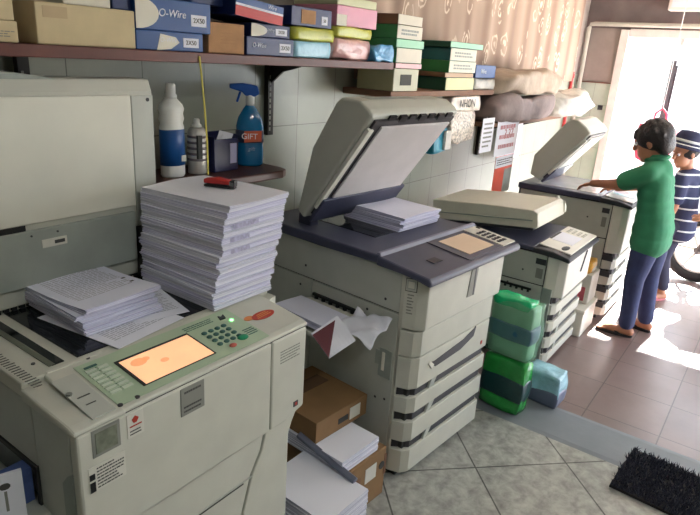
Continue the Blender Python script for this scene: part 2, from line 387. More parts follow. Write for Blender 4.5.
# unseen ceiling tube lamps, added to brighten the copiers
for i, (x, y) in enumerate(((.6, -.6), (3.0, -.6))):
    t = empty('fill_lamp', (x, y, 2.8), ('unseen white tube lamp added on the ceiling over the near copiers', 'unseen white tube lamp added on the ceiling over the far copiers')[i], 'lamp', group='added ceiling tube lamps')
    MB().box(-.6, .6, -.04, .04, -.05, -.001).build('housing', M['frame'], t, bevel=.005)
    MB().tube([(-.58, 0, -.068), (.58, 0, -.068)], .015, 10).build('tube', M['lamp'], t)

# ------------------------------------------------------------------ copiers
def copier(o, W, D, H, slots, wrap=True, split=None):
    """free-standing copier, local frame: x right, y back, z up; front plane y = 0, left side x = 0"""
    MB().box(.03, W-.03, .05, D-.03, 0, .05).build('plinth', M['black'], o, bevel=.004)
    MB().box(.012, W-.012, .088, D-.005, .04, H).box(.034, W-.034, .03, .088, .04, H-.03).build('core', M['core'], o)
    ch = .055
    def band(z0, z1, nm, m, out=0.0):
        pts = [(W, .085), (W, ch*.6+.0), (W-ch*.35, 0-out), (ch, 0-out), (ch*.35, .02), (0, .07), (0, .085)]
        return MB().prism(pts, 'z', z0, z1).build(nm, m, o, bevel=.004)
    zs = [s for s in slots]
    prev = .035
    for k, z in enumerate(zs):
        if k < len(zs)-1 or not split:
            band(prev, z-.021, 'drawer', M['cream'])
        else:
            band(prev, z-.021, 'drawer', M['cream'])
        d = MB().prism([(W-.01, .085), (W-.01, .03), (W-.03, .014), (ch+.01, .014), (.012, .075), (.012, .085)], 'z', z-.022, z+.025).build('drawer_slot', M['dgrey'], o)
        # cream lip crossing the slot, leaving a dark finger grip on the right
        MB().prism([(W*.24, z-.020), (W*.27, z+.022), (W*.33, z+.022), (W*.29, z-.020)], 'y', .004, .0145).build('slot_lip', M['cream2'], o)
        prev = z+.024
    return prev, band

def lid_part(o, x0, x1, hy, hz, L, T, ang, tilt_m, padm, frame=.05, roundf=.07, bevelled=False):
    """lid hinged at the rear edge: u runs to the front when closed, v is its thickness"""
    prof = [(0, 0), (-L, 0), (-L-.006, .03), (-L, .085), (-L+.05, T-.01), (-L+.09, T), (-.28, T*.9), (0, T*.28)] if bevelled else None
    l = MB().prism(prof or [(0, 0), (-L, 0), (-L-.006, T*.30), (-L, T*.72), (-L+roundf*.35, T*.94), (-L+roundf*1.1, T), (-.10, T*.92), (.02, T*.45)], 'x', x0, x1).build('lid', tilt_m, o, bevel=.012, seg=3, loc=(0, hy, hz), rot=(-ang, 0, 0))
    MB().box(x0+.03, x1-.03, -L+.02, -.03, -.012, 0).build('lid_liner', M['dgrey'], l)
    MB().box(x0+frame+.03, x1-frame, -L+.045, -.10, -.022, -.012).build('platen_pad', padm, l, bevel=.004)
    MB().box(x0+.012, x0+.045, -L+.06, -.08, -.02, -.002).build('side_rail', M['white'], l, bevel=.003)
    MB().box(x0+.02, x1-.02, -.14, .0, -.03, -.012).build('hinge_cover', M['navy'], l, bevel=.004)
    return l

# ---- the middle copier (navy top, lid up, papers on the platen)
m2 = empty('copier', (1.905, 1.0, 0), 'big cream copier with navy top and raised lid, tall paper stack to its left', 'copier', R(-5))
W, D, H = .655, .93, .975
prev, band = copier(m2, W, D, H, [.17, .31, .43])
band(.45, .595, 'door', M['cream'])
band(.60, .713, 'door', M['cream'])
MB().prism([(W, .085), (W, .03), (W+.02, -.01), (.05, -.012), (.018, .02), (.0, .07), (.0, .085)], 'z', .719, .955).build('front_cover', M['cream'], m2, bevel=.008)
MB().prism([(.12, .546), (.17, .540), (.40, .564), (.505, .596), (.49, .552), (.38, .520), (.18, .510)], 'y', -.003, .004).build('handle_slot', M['dgrey'], m2)
MB().prism([(.12, .545), (.135, .552), (.165, .526), (.15, .512)], 'y', -.005, .002).build('handle_edge', M['white'], m2)
MB().prism([(.355, .785), (.415, .783), (.427, .92), (.372, .92)], 'y', -.0145, -.010).build('name_plate', M['grey'], m2)
MB().box(.40, .410, -.0155, -.012, .785, .92).build('plate_bar', M['dgrey'], m2)
MB().box(.575, .589, -.002, .003, .478, .496).build('red_mark', M['redm'], m2)
# left side panels, a narrow gap between them shows as the seams
for nm, y0, y1, z0, z1 in (('side_panel', .089, .905, .782, .955), ('side_panel', .582, .905, .05, .775), ('side_panel', .089, .576, .05, .775)):
    MB().box(0, .014, y0, y1, z0, z1).build(nm, M['cream2'], m2, bevel=.003)
MB().box(0, .014, .072, .0885, .05, .955).build('edge_strip', M['cream'], m2, bevel=.002)
for y, z in ((.62, .835), (.16, .82), (.65, .735), (.25, .745), (.17, .36), (.12, .37)):
    MB().tube([(-.001, y, z), (.002, y, z)], .006, 10).build('screw_cap', M['dgrey'], m2)
MB().box(-.012, .003, .26, .56, .712, .724).build('exit_slot', M['black'], m2)
sb = MB()
for k in range(7): sb.box(-.014, .003, .275+k*.043, .287+k*.043, .695, .714)
sb.build('slot_fingers', M['black'], m2)
MB().box(-.003, .003, .10, .165, .47, .60).build('vent_patch', M['panelgrey'], m2)
MB().box(-.004, .004, .135, .15, .50, .585).build('latch', M['white'], m2)
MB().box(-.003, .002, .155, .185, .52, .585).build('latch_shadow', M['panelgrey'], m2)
# small window with label on the front-left corner of the side
def slant(nm, y0, y1, z0, z1, off, m, par=None, parts=None):
    b = MB()
    for a, c, p, q in (parts or [(y0, y1, z0, z1)]):
        X = lambda y: (.07-y)*.36
        b.prism([(X(a)+.004, a), (X(c)+.004, c), (X(c)-off, c-off*.3), (X(a)-off, a-off*.3)], 'z', p, q)
    return b.build(nm, m, par or m2)
f = slant('counter_frame', .024, .068, .885, .94, .002, M['core'])
slant('counter_plate', .026, .066, .888, .938, .003, M['cream2'], f); slant('counter_window', .034, .058, .900, .928, .004, M['sticker'], f); slant('window_edge', .032, .060, .897, .931, .0035, M['panelgrey'], f)
slant('printed_label', 0, 0, 0, 0, .001, M['grey'], parts=[(.034+.006*(k % 2), .058, .79+k*.013, .795+k*.013) for k in range(7)])
# deck
MB().prism([(.20, .965), (.20, 1.0), (.93, 1.0), (.93, .955), (.5, .955)], 'x', -.02, .70).build('platen_deck', M['navy'], m2, bevel=.008)
MB().prism([(.21, .955), (.21, .9955), (-.045, .970), (-.06, .955), (-.055, .935), (.0, .945), (.08, .953)], 'x', -.02, .725).build('console', M['navy'], m2, bevel=.009)
MB().prism([(.19, .99), (.20, 1.008), (.215, 1.008), (.222, .99)], 'x', -.01, .735).build('console_ridge', mat('slate_edge', (120, 120, 138), .35), m2, bevel=.004)
MB().box(.16, .60, .36, .82, 1.0, 1.003).build('platen_glass', M['glass'], m2)
zc = lambda x, y: .970+(y+.045)*.1
MB().plate([(.30, -.03), (.595, -.03), (.595, .185), (.30, .185)], lambda x, y: zc(x, y)+.0005, .003).build('screen_bezel', M['navy'], m2, bevel=.001)
MB().plate([(.355, .0), (.565, .0), (.565, .16), (.355, .16)], lambda x, y: zc(x, y)+.004, .002).build('touch_screen', M['screen2'], m2)
kp = MB().plate([(.60, -.03), (.715, -.03), (.715, .185), (.60, .185)], lambda x, y: zc(x, y)+.001, .006).build('keypad', M['sticker'], m2, bevel=.002)
kb = MB()
for i in range(3):
    for j in range(5): kb.plate([(.618+i*.026, .0+j*.027), (.636+i*.026, .0+j*.027), (.636+i*.026, .016+j*.027), (.618+i*.026, .016+j*.027)], lambda x, y: zc(x, y)+.007, .003)
kb.build('keys', M['dgrey'], kp)
MB().plate([(.695, .15), (.71, .15), (.71, .17), (.695, .17)], lambda x, y: zc(x, y)+.007, .003).build('key', M['black'], kp)
MB().plate([(.13, .03), (.19, .03), (.19, .07), (.13, .07)], lambda x, y: zc(x, y)+.0005, .002).build('badge', M['dgrey'], m2)
MB().plate([(.300, -.04), (.304, -.04), (.304, .188), (.300, .188)], lambda x, y: zc(x, y)+.003, .001).build('console_seam', M['black'], m2)
# raised lid
L2 = lid_part(m2, .01, .64, .66, 1.045, .60, .175, R(54), M['lidgrey'], mat('mauve_pad', (204, 198, 198), .55, nz=.05), bevelled=True)
q_ = lambda t, o_: (-.60+.05*t-.85*o_, .085+.08*t+.53*o_)
MB().prism([q_(.25, -.002), q_(.25, .0015), q_(.85, .0015), q_(.85, -.002)], 'x', .11, .43).build('lid_grille', M['panelgrey'], L2, bevel=.001)
MB().box(.017, .021, -.50, -.06, .030, .042).build('lid_slot', M['core'], L2)
MB().box(.017, .021, -.45, -.36, .055, .066).build('lid_slot', M['black'], L2)
cb = MB()
for k in range(7): cb.box(.12+k*.07, .165+k*.07, -.60, -.57, -.010-.004*(k % 2), -.001)
cb.build('sensor_strip', M['black'], L2)
for x in (.06, .54): MB().box(x, x+.05, .66, .74, .99, 1.045).build('hinge', M['navy'], m2, bevel=.005)
# output tray on the left side
tr = MB().prism([(-.005, .70), (-.005, .66), (-.20, .64), (-.25, .668), (-.25, .69), (-.20, .672), (-.03, .70)], 'y', .22, .58).build('output_tray', M['cream'], m2, bevel=.005)

# ---- the copier behind it (lid down but ajar)
m3 = empty('copier', (3.35, .87, 0), 'white-fronted copier with its cream lid nearly closed, behind the green packs', 'copier')
W, D, H = .60, .88, .735
prev, band = copier(m3, W, D, H, [.11, .22, .33, .44])
MB().prism([(W, .085), (W, .03), (W-.02, -.02), (.05, -.025), (.018, .02), (0, .07), (0, .085)], 'z', .465, .72).build('front_cover', M['white'], m3, bevel=.008)
for y0, y1, z0, z1 in ((.09, .86, .53, .715), (.09, .40, .05, .522), (.406, .86, .05, .522)):
    MB().box(0, .013, y0, y1, z0, z1).build('side_panel', M['cream2'], m3, bevel=.003)
MB().box(-.002, .003, .03, .085, .06, .52).build('edge_strip', M['panelgrey'], m3)
MB().box(-.010, .003, .15, .36, .485, .497).build('exit_slot', M['black'], m3)
sb = MB()
for k in range(6): sb.box(-.012, .003, .16+k*.036, .172+k*.036, .472, .486)
sb.build('slot_fingers', M['black'], m3)
MB().box(-.003, .002, .09, .15, .655, .69).build('counter_window', M['dgrey'], m3)
MB().box(-.003, .002, .10, .14, .57, .63).build('printed_label', M['grey'], m3)
for y, z in ((.22, .60), (.30, .50)): MB().tube([(-.001, y, z), (.002, y, z)], .006, 10).build('screw_cap', M['dgrey'], m3)
MB().prism([(.17, .73), (.17, .755), (.88, .755), (.88, .72), (.5, .72)], 'x', -.01, .62).build('platen_deck', M['navy'], m3, bevel=.007)
MB().prism([(.18, .72), (.18, .752), (.06, .748), (-.03, .728), (-.045, .715), (-.04, .70), (.02, .71)], 'x', -.01, .62).build('console_base', M['dgrey'], m3, bevel=.007)
zc3 = lambda x, y: .7285+(y+.03)*.17 if y < .06 else .748+(y-.06)*.033
zc3 = lambda x, y: .731+(y+.03)*.125
MB().plate([(.06, -.025), (.61, -.025), (.61, .165), (.06, .165)], zc3, .008).build('console', M['white'], m3, bevel=.004)
MB().plate([(.22, .02), (.43, .02), (.43, .145), (.22, .145)], lambda x, y: zc3(x, y)+.008, .002).build('touch_screen', M['sheet'], m3)
MB().plate([(.225, .148), (.42, .148), (.42, .160), (.225, .160)], lambda x, y: zc3(x, y)+.008, .002).build('screen_edge', M['dgrey'], m3)
MB().ball((.13, .03, zc3(0, .03)+.009), (.05, .022, .005), 14).build('badge', M['black'], m3)
kb = MB()
for i in range(3):
    for j in range(4): kb.plate([(.47+i*.035, .02+j*.032), (.492+i*.035, .02+j*.032), (.492+i*.035, .038+j*.032), (.47+i*.035, .038+j*.032)], lambda x, y: zc3(x, y)+.008, .003)
kb.build('keys', M['sticker'], m3)
MB().prism([(.35, .56), (.37, .56), (.44, .68), (.42, .68)], 'y', -.0275, -.022).build('name_plate', M['dgrey'], m3)
l3 = MB().prism([(0, 0), (-.69, 0), (-.70, .01), (-.695, .092), (-.67, .108), (-.35, .125), (0, .125)], 'x', .06, .56).build('lid', mat('cream_lid', (210, 206, 190), .45, nz=.04), m3, bevel=.012, seg=3, loc=(0, .885, .765), rot=(R(-6.5), 0, 0))
MB().box(.055, .565, -.665, -.02, .044, .050).build('lid_seam', M['panelgrey'], l3)
MB().box(.07, .55, -.67, -.03, -.014, .0).build('platen_pad', M['dgrey'], l3)
MB().prism([(.535, .02), (.565, .02), (.565, .05), (.535, .10)], 'y', -.709, -.64).build('lid_end', M['white'], l3, bevel=.004)
MB().tube([(.56, -.66, .06), (.66, -.66, .05), (.68, -.61, .075), (.73, -.60, .085)], .012, 8).build('paper_stop', M['lidgrey'], l3)

# ---- the farthest copier (lid up), where the boy works
m4 = empty('copier', (4.4, .79, 0), 'farthest copier with raised lid, in front of the boy in green', 'copier')
W, D, H = .60, .78, .885
prev, band = copier(m4, W, D, H, [.13, .25, .37, .49])
MB().prism([(W, .085), (W, .03), (W-.02, -.015), (.05, -.02), (.018, .02), (0, .07), (0, .085)], 'z', .515, .87).build('front_cover', M['white'], m4, bevel=.008)
for y0, y1, z0, z1 in ((.09, .76, .62, .865), (.09, .40, .05, .612), (.406, .76, .05, .612)):
    MB().box(0, .013, y0, y1, z0, z1).build('side_panel', M['cream2'], m4, bevel=.003)
MB().box(-.003, .002, .10, .15, .80, .835).build('counter_window', M['dgrey'], m4)
MB().box(-.003, .002, .11, .14, .70, .77).build('printed_label', M['grey'], m4)
MB().tube([(-.001, .24, .75), (.002, .24, .75)], .006, 10).build('screw_cap', M['dgrey'], m4)
for z in (.12, .24, .36, .48): MB().box(-.003, .003, .012, .088, z-.018, z+.022).build('side_stripe', M['dgrey'], m4)
MB().prism([(.17, .88), (.17, .912), (.78, .912), (.78, .87), (.5, .87)], 'x', -.01, .62).build('platen_deck', M['navy'], m4, bevel=.007)
MB().prism([(.18, .87), (.18, .905), (.06, .90), (-.03, .880), (-.045, .867), (-.04, .855), (.02, .862)], 'x', -.01, .62).build('console_base', M['dgrey'], m4, bevel=.007)
zc4 = lambda x, y: .883+(y+.03)*.12
MB().plate([(.06, -.025), (.61, -.025), (.61, .165), (.06, .165)], zc4, .008).build('console', M['white'], m4, bevel=.004)
MB().plate([(.2, .0), (.43, .0), (.43, .145), (.2, .145)], lambda x, y: zc4(x, y)+.008, .002).build('touch_screen', mat('pale_teal_screen', (170, 214, 220), .25), m4)
MB().box(.06, .56, .22, .66, .912, .915).build('platen_glass', mat('pale_platen', (178, 176, 180), .15), m4)
lid_part(m4, .08, .56, .66, .935, .50, .18, R(51), M['lidgrey'], M['pad'])

# ---- the near copier (biggest; touch screen lit, lid upright against the wall)
m1 = empty('copier', (.54, 1.05, 0), 'huge cream copier in the foreground with a lit orange touch screen', 'copier')
W = .75
lx = lambda x: x-.54
ly = lambda y: y-1.05
MB().box(.03, .66, .06, .70, 0, .06).build('plinth', M['black'], m1)
MB().box(.016, .70, .03, .71, .05, .955).build('core', M['core'], m1)
# front: upper door, narrow right column, lower recessed door with curved right side
MB().prism([(0, .655), (.593, .655), (.593, .9535), (0, .9535)], 'y', 0, .03).build('front_door', M['cream'], m1, bevel=.006)
MB().prism([(.597, .655), (.665, .655), (.748, .675), (.748, .9535), (.597, .9535)], 'y', 0, .03).build('right_cover', M['cream'], m1, bevel=.006)
MB().box(.69, .748, .03, .19, .662, .9535).build('right_side', M['cream'], m1, bevel=.006)
MB().prism([(0, .05), (.50, .05), (.50, .40), (.535, .52), (.575, .585), (.593, .65), (0, .65)], 'y', .022, .045).build('lower_door', M['cream'], m1, bevel=.004)
MB().prism([(.504, .05), (.70, .05), (.70, .58), (.715, .62), (.744, .668), (.66, .652), (.597, .65), (.58, .585), (.540, .52), (.504, .40)], 'y', .018, .045).build('lower_column', M['cream'], m1, bevel=.004)
MB().box(.0, .505, .020, .0225, .505, .509).build('door_seam', M['core'], m1)
MB().box(.0, .545, .018, .023, .513, .516).build('door_seam', M['cream2'], m1)
# back half of the right side
MB().box(.69, .704, .192, .70, .05, .955).build('side_panel', M['cream2'], m1)
# left side with a recess for the paper tray
MB().box(0, .02, .03, .185, .05, .958).build('side_panel', M['cream2'], m1, bevel=.004)
MB().box(0, .02, .187, .70, .785, .958).build('side_panel', M['cream2'], m1, bevel=.004)
MB().box(-.004, .018, .186, .70, .772, .785).box(-.004, .018, .186, .198, .05, .775).build('recess_rim', M['core'], m1)
MB().box(.012, .03, .20, .70, .05, .772).build('recess_back', mat('slate_panel', (112, 120, 124), .6), m1)
MB().prism([(.030, .05), (.075, .05), (.075, .80), (.050, .83), (.030, .845)], 'x', -.001, .003).build('grip_recess', M['panelgrey'], m1)
# scanner top and console
zq = lambda x, y: 1.0-(.22-y)*.14
MB().prism([(.0, .955), (.0, zq(0, .0)-.004), (.02, zq(0, .02)), (.215, zq(0, .215)), (.215, .955)], 'x', .05, .752).build('console', M['cream'], m1, bevel=.010, seg=3)
MB().prism([(-.004, .955), (-.004, .966), (.02, .972), (.215, .985), (.215, .955)], 'x', -.006, .12).build('console_wing', M['cream'], m1, bevel=.007)
MB().prism([(.752, .955), (.752, .975), (.80, .985), (.80, .955)], 'y', .18, .22).build('console_corner', M['cream'], m1)
MB().box(.004, .748, .004, .70, .950, .9585).build('top_seam', M['core'], m1)
MB().prism([(.0, .215), (.755, .215), (.80, .215), (.80, .70), (.0, .70)], 'z', .956, .998).build('scanner_top', M['cream'], m1, bevel=.006)
g = MB().box(lx(.685), lx(1.16), ly(1.285), ly(1.655), .998, 1.0005).build('platen_glass', M['glass'], m1)
MB().box(lx(.625), lx(.655), ly(1.29), ly(1.62), .998, 1.0005).build('scan_slit', M['glass'], m1)
MB().box(lx(.617), lx(.632), ly(1.29), ly(1.62), .9985, 1.0012).build('slit_edge', mat('olive_edge', (96, 100, 86), .4), m1)
MB().box(lx(.60), lx(.74), ly(1.262), ly(1.272), .998, 1.0012).build('ruler', M['sticker'], m1)
for x, y in ((.60, 1.33), (.70, 1.262), (.80, 1.262), (.69, 1.69)): MB().tube([(lx(x), ly(y), .9975), (lx(x), ly(y), 1.0005)], .005, 8).build('screw_cap', M['dgrey'], m1)
printed_lines(lx(.548), lx(.575), ly(1.22), ly(1.55), 26, lambda x, y: .9985, 3, h=.35).build('printed_notes', M['ink'], m1)
# console furniture
con = lambda x, y: zq(x, y)
def cplate(nm, pts, m, dz=.0006, t=.0015, par=None, **k):
    return MB().plate([(lx(a), ly(b)) for a, b in pts], lambda x, y: con(x, y)+dz, t).build(nm, m, par or m1, **k)
rect = lambda x0, x1, y0, y1: [(x0, y0), (x1, y0), (x1, y1), (x0, y1)]
gp = cplate('control_panel', rect(.652, 1.135, 1.062, 1.245), M['mint'])
scf = cplate('screen_frame', rect(.734, .958, 1.086, 1.206), M['core'], .002, .002)
sc = cplate('touch_screen', rect(.742, .952, 1.088, 1.197), M['screen'], .004, .001, scf)
for cx, cy, w in ((.78, 1.17, .022), (.80, 1.172, .012), (.835, 1.14, .012)):
    b = MB().plate([(lx(cx)+w*math.cos(t*.5236), ly(cy)+w*.7*math.sin(t*.5236)) for t in range(12)], lambda x, y: con(x, y)+.005, .0004).build('screen_blot', M['screenink'], scf)
for r_ in range(7):
    y = 1.105+r_*.0165
    for c_ in range(2):
        x = .662+c_*.031
        cplate('key', rect(x, x+.026, y, y+.009), M['mintkey'], .002, .003, gp)
    cplate('key_print', rect(.662, .715, y+.0105, y+.0125), M['tealkey'], .0024, .0004, gp)
cplate('key', rect(.668, .700, 1.222, 1.228), M['tealkey'], .002, .002, gp)
for i in range(4):
    for j in range(4):
        x, y = .995+i*.0235, 1.112+j*.0215
        MB().ball((lx(x), ly(y), con(lx(x), ly(y))+.003), (.009, .008, .005), 10).build('key', M['tealkey'], gp)
MB().ball((lx(1.068), ly(1.100), con(0, ly(1.10))+.003), (.018, .014, .006), 14).build('start_button', M['green'], gp)
MB().ball((lx(1.018), ly(1.086), con(0, ly(1.09))+.003), (.012, .009, .005), 12).build('stop_button', M['red'], gp)
MB().ball((lx(1.105), ly(1.186), con(0, ly(1.186))+.003), (.006, .006, .004), 10).build('power_lamp', M['led'], gp)
cplate('switch', [(1.078, 1.203), (1.098, 1.203), (1.104, 1.222), (1.09, 1.214), (1.084, 1.222)], M['black'], .002, .004, gp)
printed_lines(lx(.96), lx(1.06), ly(1.208), ly(1.232), 3, lambda x, y: con(x, y)+.0022, 5).build('printed_legend', M['tealkey'], gp)
printed_lines(lx(1.09), lx(1.13), ly(1.095), ly(1.13), 4, lambda x, y: con(x, y)+.0022, 6).build('printed_legend', M['tealkey'], gp)
# red and gold badge
bd = MB().plate([(lx(1.205)+.045*math.cos(t*.314), ly(1.155)+.019*math.sin(t*.314)) for t in range(20)], lambda x, y: con(x, y)+.0008, .0012).build('badge', M['redm'], m1)
MB().plate([(lx(1.155)+.018*math.cos(t*.52), ly(1.165)+.011*math.sin(t*.52)) for t in range(12)], lambda x, y: con(x, y)+.0008, .001).build('badge_tail', M['orange'], bd)
bl = MB()
for k in range(3): bl.plate([(lx(1.175)+k*.004, ly(1.146+k*.007)), (lx(1.235)-k*.004, ly(1.15+k*.007)), (lx(1.235)-k*.004, ly(1.153+k*.007)), (lx(1.175)+k*.004, ly(1.149+k*.007))], lambda x, y: con(x, y)+.0022, .0004)
bl.build('badge_lines', M['orange'], bd)
# left flap on the console
fl_ = cplate('flap', rect(.585, .642, 1.058, 1.225), M['cream2'], .0005, .003, bevel=.001)
cplate('flap_mark', rect(.598, .628, 1.135, 1.139), M['ink'], .0036, .0004, fl_); cplate('flap_mark', rect(.60, .624, 1.105, 1.108), M['ink'], .0036, .0004, fl_)
MB().tube([(lx(.592), ly(1.16), con(0, .11)+.002), (lx(.592), ly(1.16), con(0, .11)+.007)], .007, 10).build('knob', M['grey'], fl_)
for x in (.656, .700): MB().tube([(lx(x), ly(1.064), con(0, .014)), (lx(x), ly(1.064), con(0, .014)+.003)], .006, 10).build('screw_cap', M['dgrey'], m1)
# labels on the front
cw = MB().box(lx(.574), lx(.642), -.001, .004, .882, .950).build('counter_frame', M['grey'], m1)
MB().box(lx(.582), lx(.634), -.0025, 0, .890, .942).build('counter_window', mat('counter_glass', (120, 124, 108), .25, nz=.3, nscale=40), cw)
wl = MB().box(lx(.560), lx(.650), -.0015, .003, .797, .862).build('warning_label', M['sticker'], m1)
MB().box(lx(.561), lx(.574), -.0025, 0, .798, .824).box(lx(.561), lx(.574), -.0025, 0, .830, .845).build('warning_symbol', M['black'], wl)
printed_lines(lx(.579), lx(.646), .800, .858, 7, -.0015, 8, axis='front').build('printed_text', M['ink'], wl)
sl = MB().box(lx(.660), lx(.703), -.0015, .003, .886, .948).build('seal_sticker', M['sticker'], m1)
MB().prism([(lx(.672), .932), (lx(.681), .940), (lx(.690), .932), (lx(.684), .922), (lx(.676), .922)], 'y', -.0025, 0).build('seal_mark', M['redm'], sl)
MB().box(lx(.666), lx(.697), -.0025, 0, .913, .916).build('seal_text', M['redm'], sl)
printed_lines(lx(.666), lx(.697), .890, .906, 2, -.0015, 9, axis='front').build('printed_text', M['ink'], sl)
np_ = MB().box(lx(.809), lx(.884), -.002, .003, .868, .947).build('name_plate', M['grey'], m1, bevel=.002)
printed_lines(lx(.820), lx(.874), .926, .940, 1, -.002, 10, axis='front').build('plate_text', M['ink'], np_)
printed_lines(lx(.818), lx(.874), .874, .898, 2, -.002, 11, axis='front').build('plate_text', M['ink'], np_)
printed_lines(lx(1.172), lx(1.258), .866, .912, 5, .0, 12, axis='front').build('printed_text', M['grey'], m1)
ms = MB().box(lx(1.238), lx(1.258), -.002, .003, .690, .708).build('door_mark', M['dgrey'], m1)
MB().box(lx(1.243), lx(1.253), -.003, -.001, .694, .704).build('mark_core', M['redm'], ms)
# upright lid: its white underside faces the room
l1 = MB().prism([(.60, 1.01), (.60, 1.60), (.615, 1.636), (.70, 1.636), (.735, 1.60), (.735, 1.08), (.69, 1.01)], 'x', -.04, .663).build('lid', M['lidgrey'], m1, bevel=.006)
MB().box(-.03, .578, .590, .601, 1.245, 1.590).build('platen_pad', M['pad'], l1, bevel=.003)
MB().box(.583, .660, .594, .601, 1.05, 1.588).build('lid_side_strip', M['cream2'], l1, bevel=.002)
MB().box(-.04, .570, .585, .601, 1.065, 1.228).build('lower_panel', M['panelgrey'], l1, bevel=.003)
MB().box(-.04, .580, .596, .601, 1.226, 1.247).build('gap_strip', M['lidgrey'], l1)
MB().box(.10, .225, .592, .596, 1.226, 1.244).build('gap_shadow', M['black'], l1)  # black strip painting in the shade between pad and lower panel
st = MB().box(.262, .335, .583, .586, 1.172, 1.196).build('lid_sticker', M['sticker'], l1)
MB().box(.298, .328, .582, .584, 1.179, 1.189).build('sticker_print', M['ink'], st)
MB().tube([(.640, .592, 1.575), (.640, .596, 1.575)], .006, 10).build('screw_cap', M['dgrey'], l1)
for x, z in ((.31, 1.213), (.235, 1.213)): MB().tube([(x, .583, z), (x, .587, z)], .003, 8).build('screw_cap', M['dgrey'], l1)
MB().prism([(-.04, 1.632), (-.04, 1.655), (.25, 1.650), (.33, 1.640), (.37, 1.632)], 'y', .612, .69).build('lid_top_rise', M['panelgrey'], l1, bevel=.004)
hs = MB()
for k in range(28): hs.box(-.03+k*.022, -.018+k*.022, .60, .615, 1.0, 1.012)
hs.build('hinge_gear', M['black'], m1)
MB().box(.575, .655, .560, .60, .999, 1.175).build('hinge', M['black'], m1, bevel=.004)
# paper tray hooked into the left recess
MB().prism([(.012, .62), (.012, .675), (-.30, .675), (-.30, .65), (-.18, .645)], 'y', .15, .56).build('paper_tray', M['cream2'], m1, bevel=.004)

# ------------------------------------------------------------------ paper
ORD = ['topmost', 'second', 'third', 'fourth', 'fifth', 'sixth', 'seventh', 'eighth', 'ninth', 'tenth', 'eleventh', 'twelfth', 'thirteenth', 'fourteenth', 'fifteenth', 'sixteenth', 'lowest']
def bundle(name, c, w, d, h, rz, m, seed, layers=5, wave=.002, bow=0.0, parent=None, jit=.002):
    """a bundle of sheets: stacked thin wavy slabs in one mesh, each slightly shifted"""
    r = random.Random(seed); b = MB(); nx, ny = 8, 6; th = h/layers
    ph = r.random()*6
    for l in range(layers):
        dx, dy = r.uniform(-jit, jit), r.uniform(-jit, jit); vs = []
        for t in (0, 1):
            for j in range(ny+1):
                for i in range(nx+1):
                    u, v = i/nx, j/ny
                    x = (u-.5)*w+dx; y = (v-.5)*d+dy
                    k = (l+t)/layers
                    z = (l+t)*th+k*(wave*math.sin(ph+5*u+3*v)+bow*(v-.5)**2*4)
                    if t == 0 and l > 0: z += .0004
                    vs.append((x, y, z))
        n = (nx+1)*(ny+1); q = lambda i, j, t: t*n+j*(nx+1)+i; fs = []
        for j in range(ny):
            for i in range(nx):
                fs.append((q(i, j, 1), q(i+1, j, 1), q(i+1, j+1, 1), q(i, j+1, 1))); fs.append((q(i, j, 0), q(i, j+1, 0), q(i+1, j+1, 0), q(i+1, j, 0)))
        for i in range(nx):
            fs.append((q(i, 0, 0), q(i+1, 0, 0), q(i+1, 0, 1), q(i, 0, 1))); fs.append((q(i, ny, 0), q(i, ny, 1), q(i+1, ny, 1), q(i+1, ny, 0)))
        for j in range(ny):
            fs.append((q(0, j, 0), q(0, j, 1), q(0, j+1, 1), q(0, j+1, 0))); fs.append((q(nx, j, 0), q(nx, j+1, 0), q(nx, j+1, 1), q(nx, j, 1)))
        b.add(vs, fs)
    o = b.build(name, m, parent, loc=c, rot=(0, 0, rz)); return o
# tall pile on the near copier: seventeen bundles, wider towards the top
N = 17; z0, z1 = 1.002, 1.316; hh = (z1-z0)/N
for k in range(N):
    t = k/(N-1); xl = 1.095+.030*t; xr = 1.338+.062*t; yf = 1.252-.004*t; yb = 1.595+.025*t
    j1, j2 = rnd.uniform(-.006, .006), rnd.uniform(-.006, .006)
    o = bundle('paper_bundle', ((xl+xr)/2+j1, (yf+yb)/2+j2, z0+k*hh), xr-xl, yb-yf, hh-.0008, .065*t+rnd.uniform(-.015, .015), M['paper2' if k % 2 else 'paper'], k+20, 4, .0008 if k < N-1 else .003, jit=.0025)
    i = N-1-k
    tag(o, ('topmost bundle of white paper in the tall pile, stapler lying on it' if i == 0 else 'lowest bundle of white paper in the tall pile, on the cream copier' if i == N-1 else '%s bundle of white paper from the top of the tall pile' % ORD[i]), 'paper', 'paper bundles in the tall pile')
    if i in (3, 5, 7):
        MB().box(-.10+.0, -.02+.03*(i == 3), -(yb-yf)/2-.0032, -(yb-yf)/2-.0022, .002, hh-.003).build('ink_smudge', M['stain'], o)
# printed stack left of it
data = [(.872, 1.520, .24, .325, .0), (.868, 1.535, .238, .325, .03), (.866, 1.545, .24, .33, -.02), (.872, 1.555, .24, .37, .05)]
zz = 1.003
LS = ['lowest bundle of the printed papers on the copier glass', 'second-lowest bundle of printed papers on the copier glass', 'third-lowest bundle of printed papers on the copier glass', 'top bundle of printed papers, text facing up, left of tall pile']
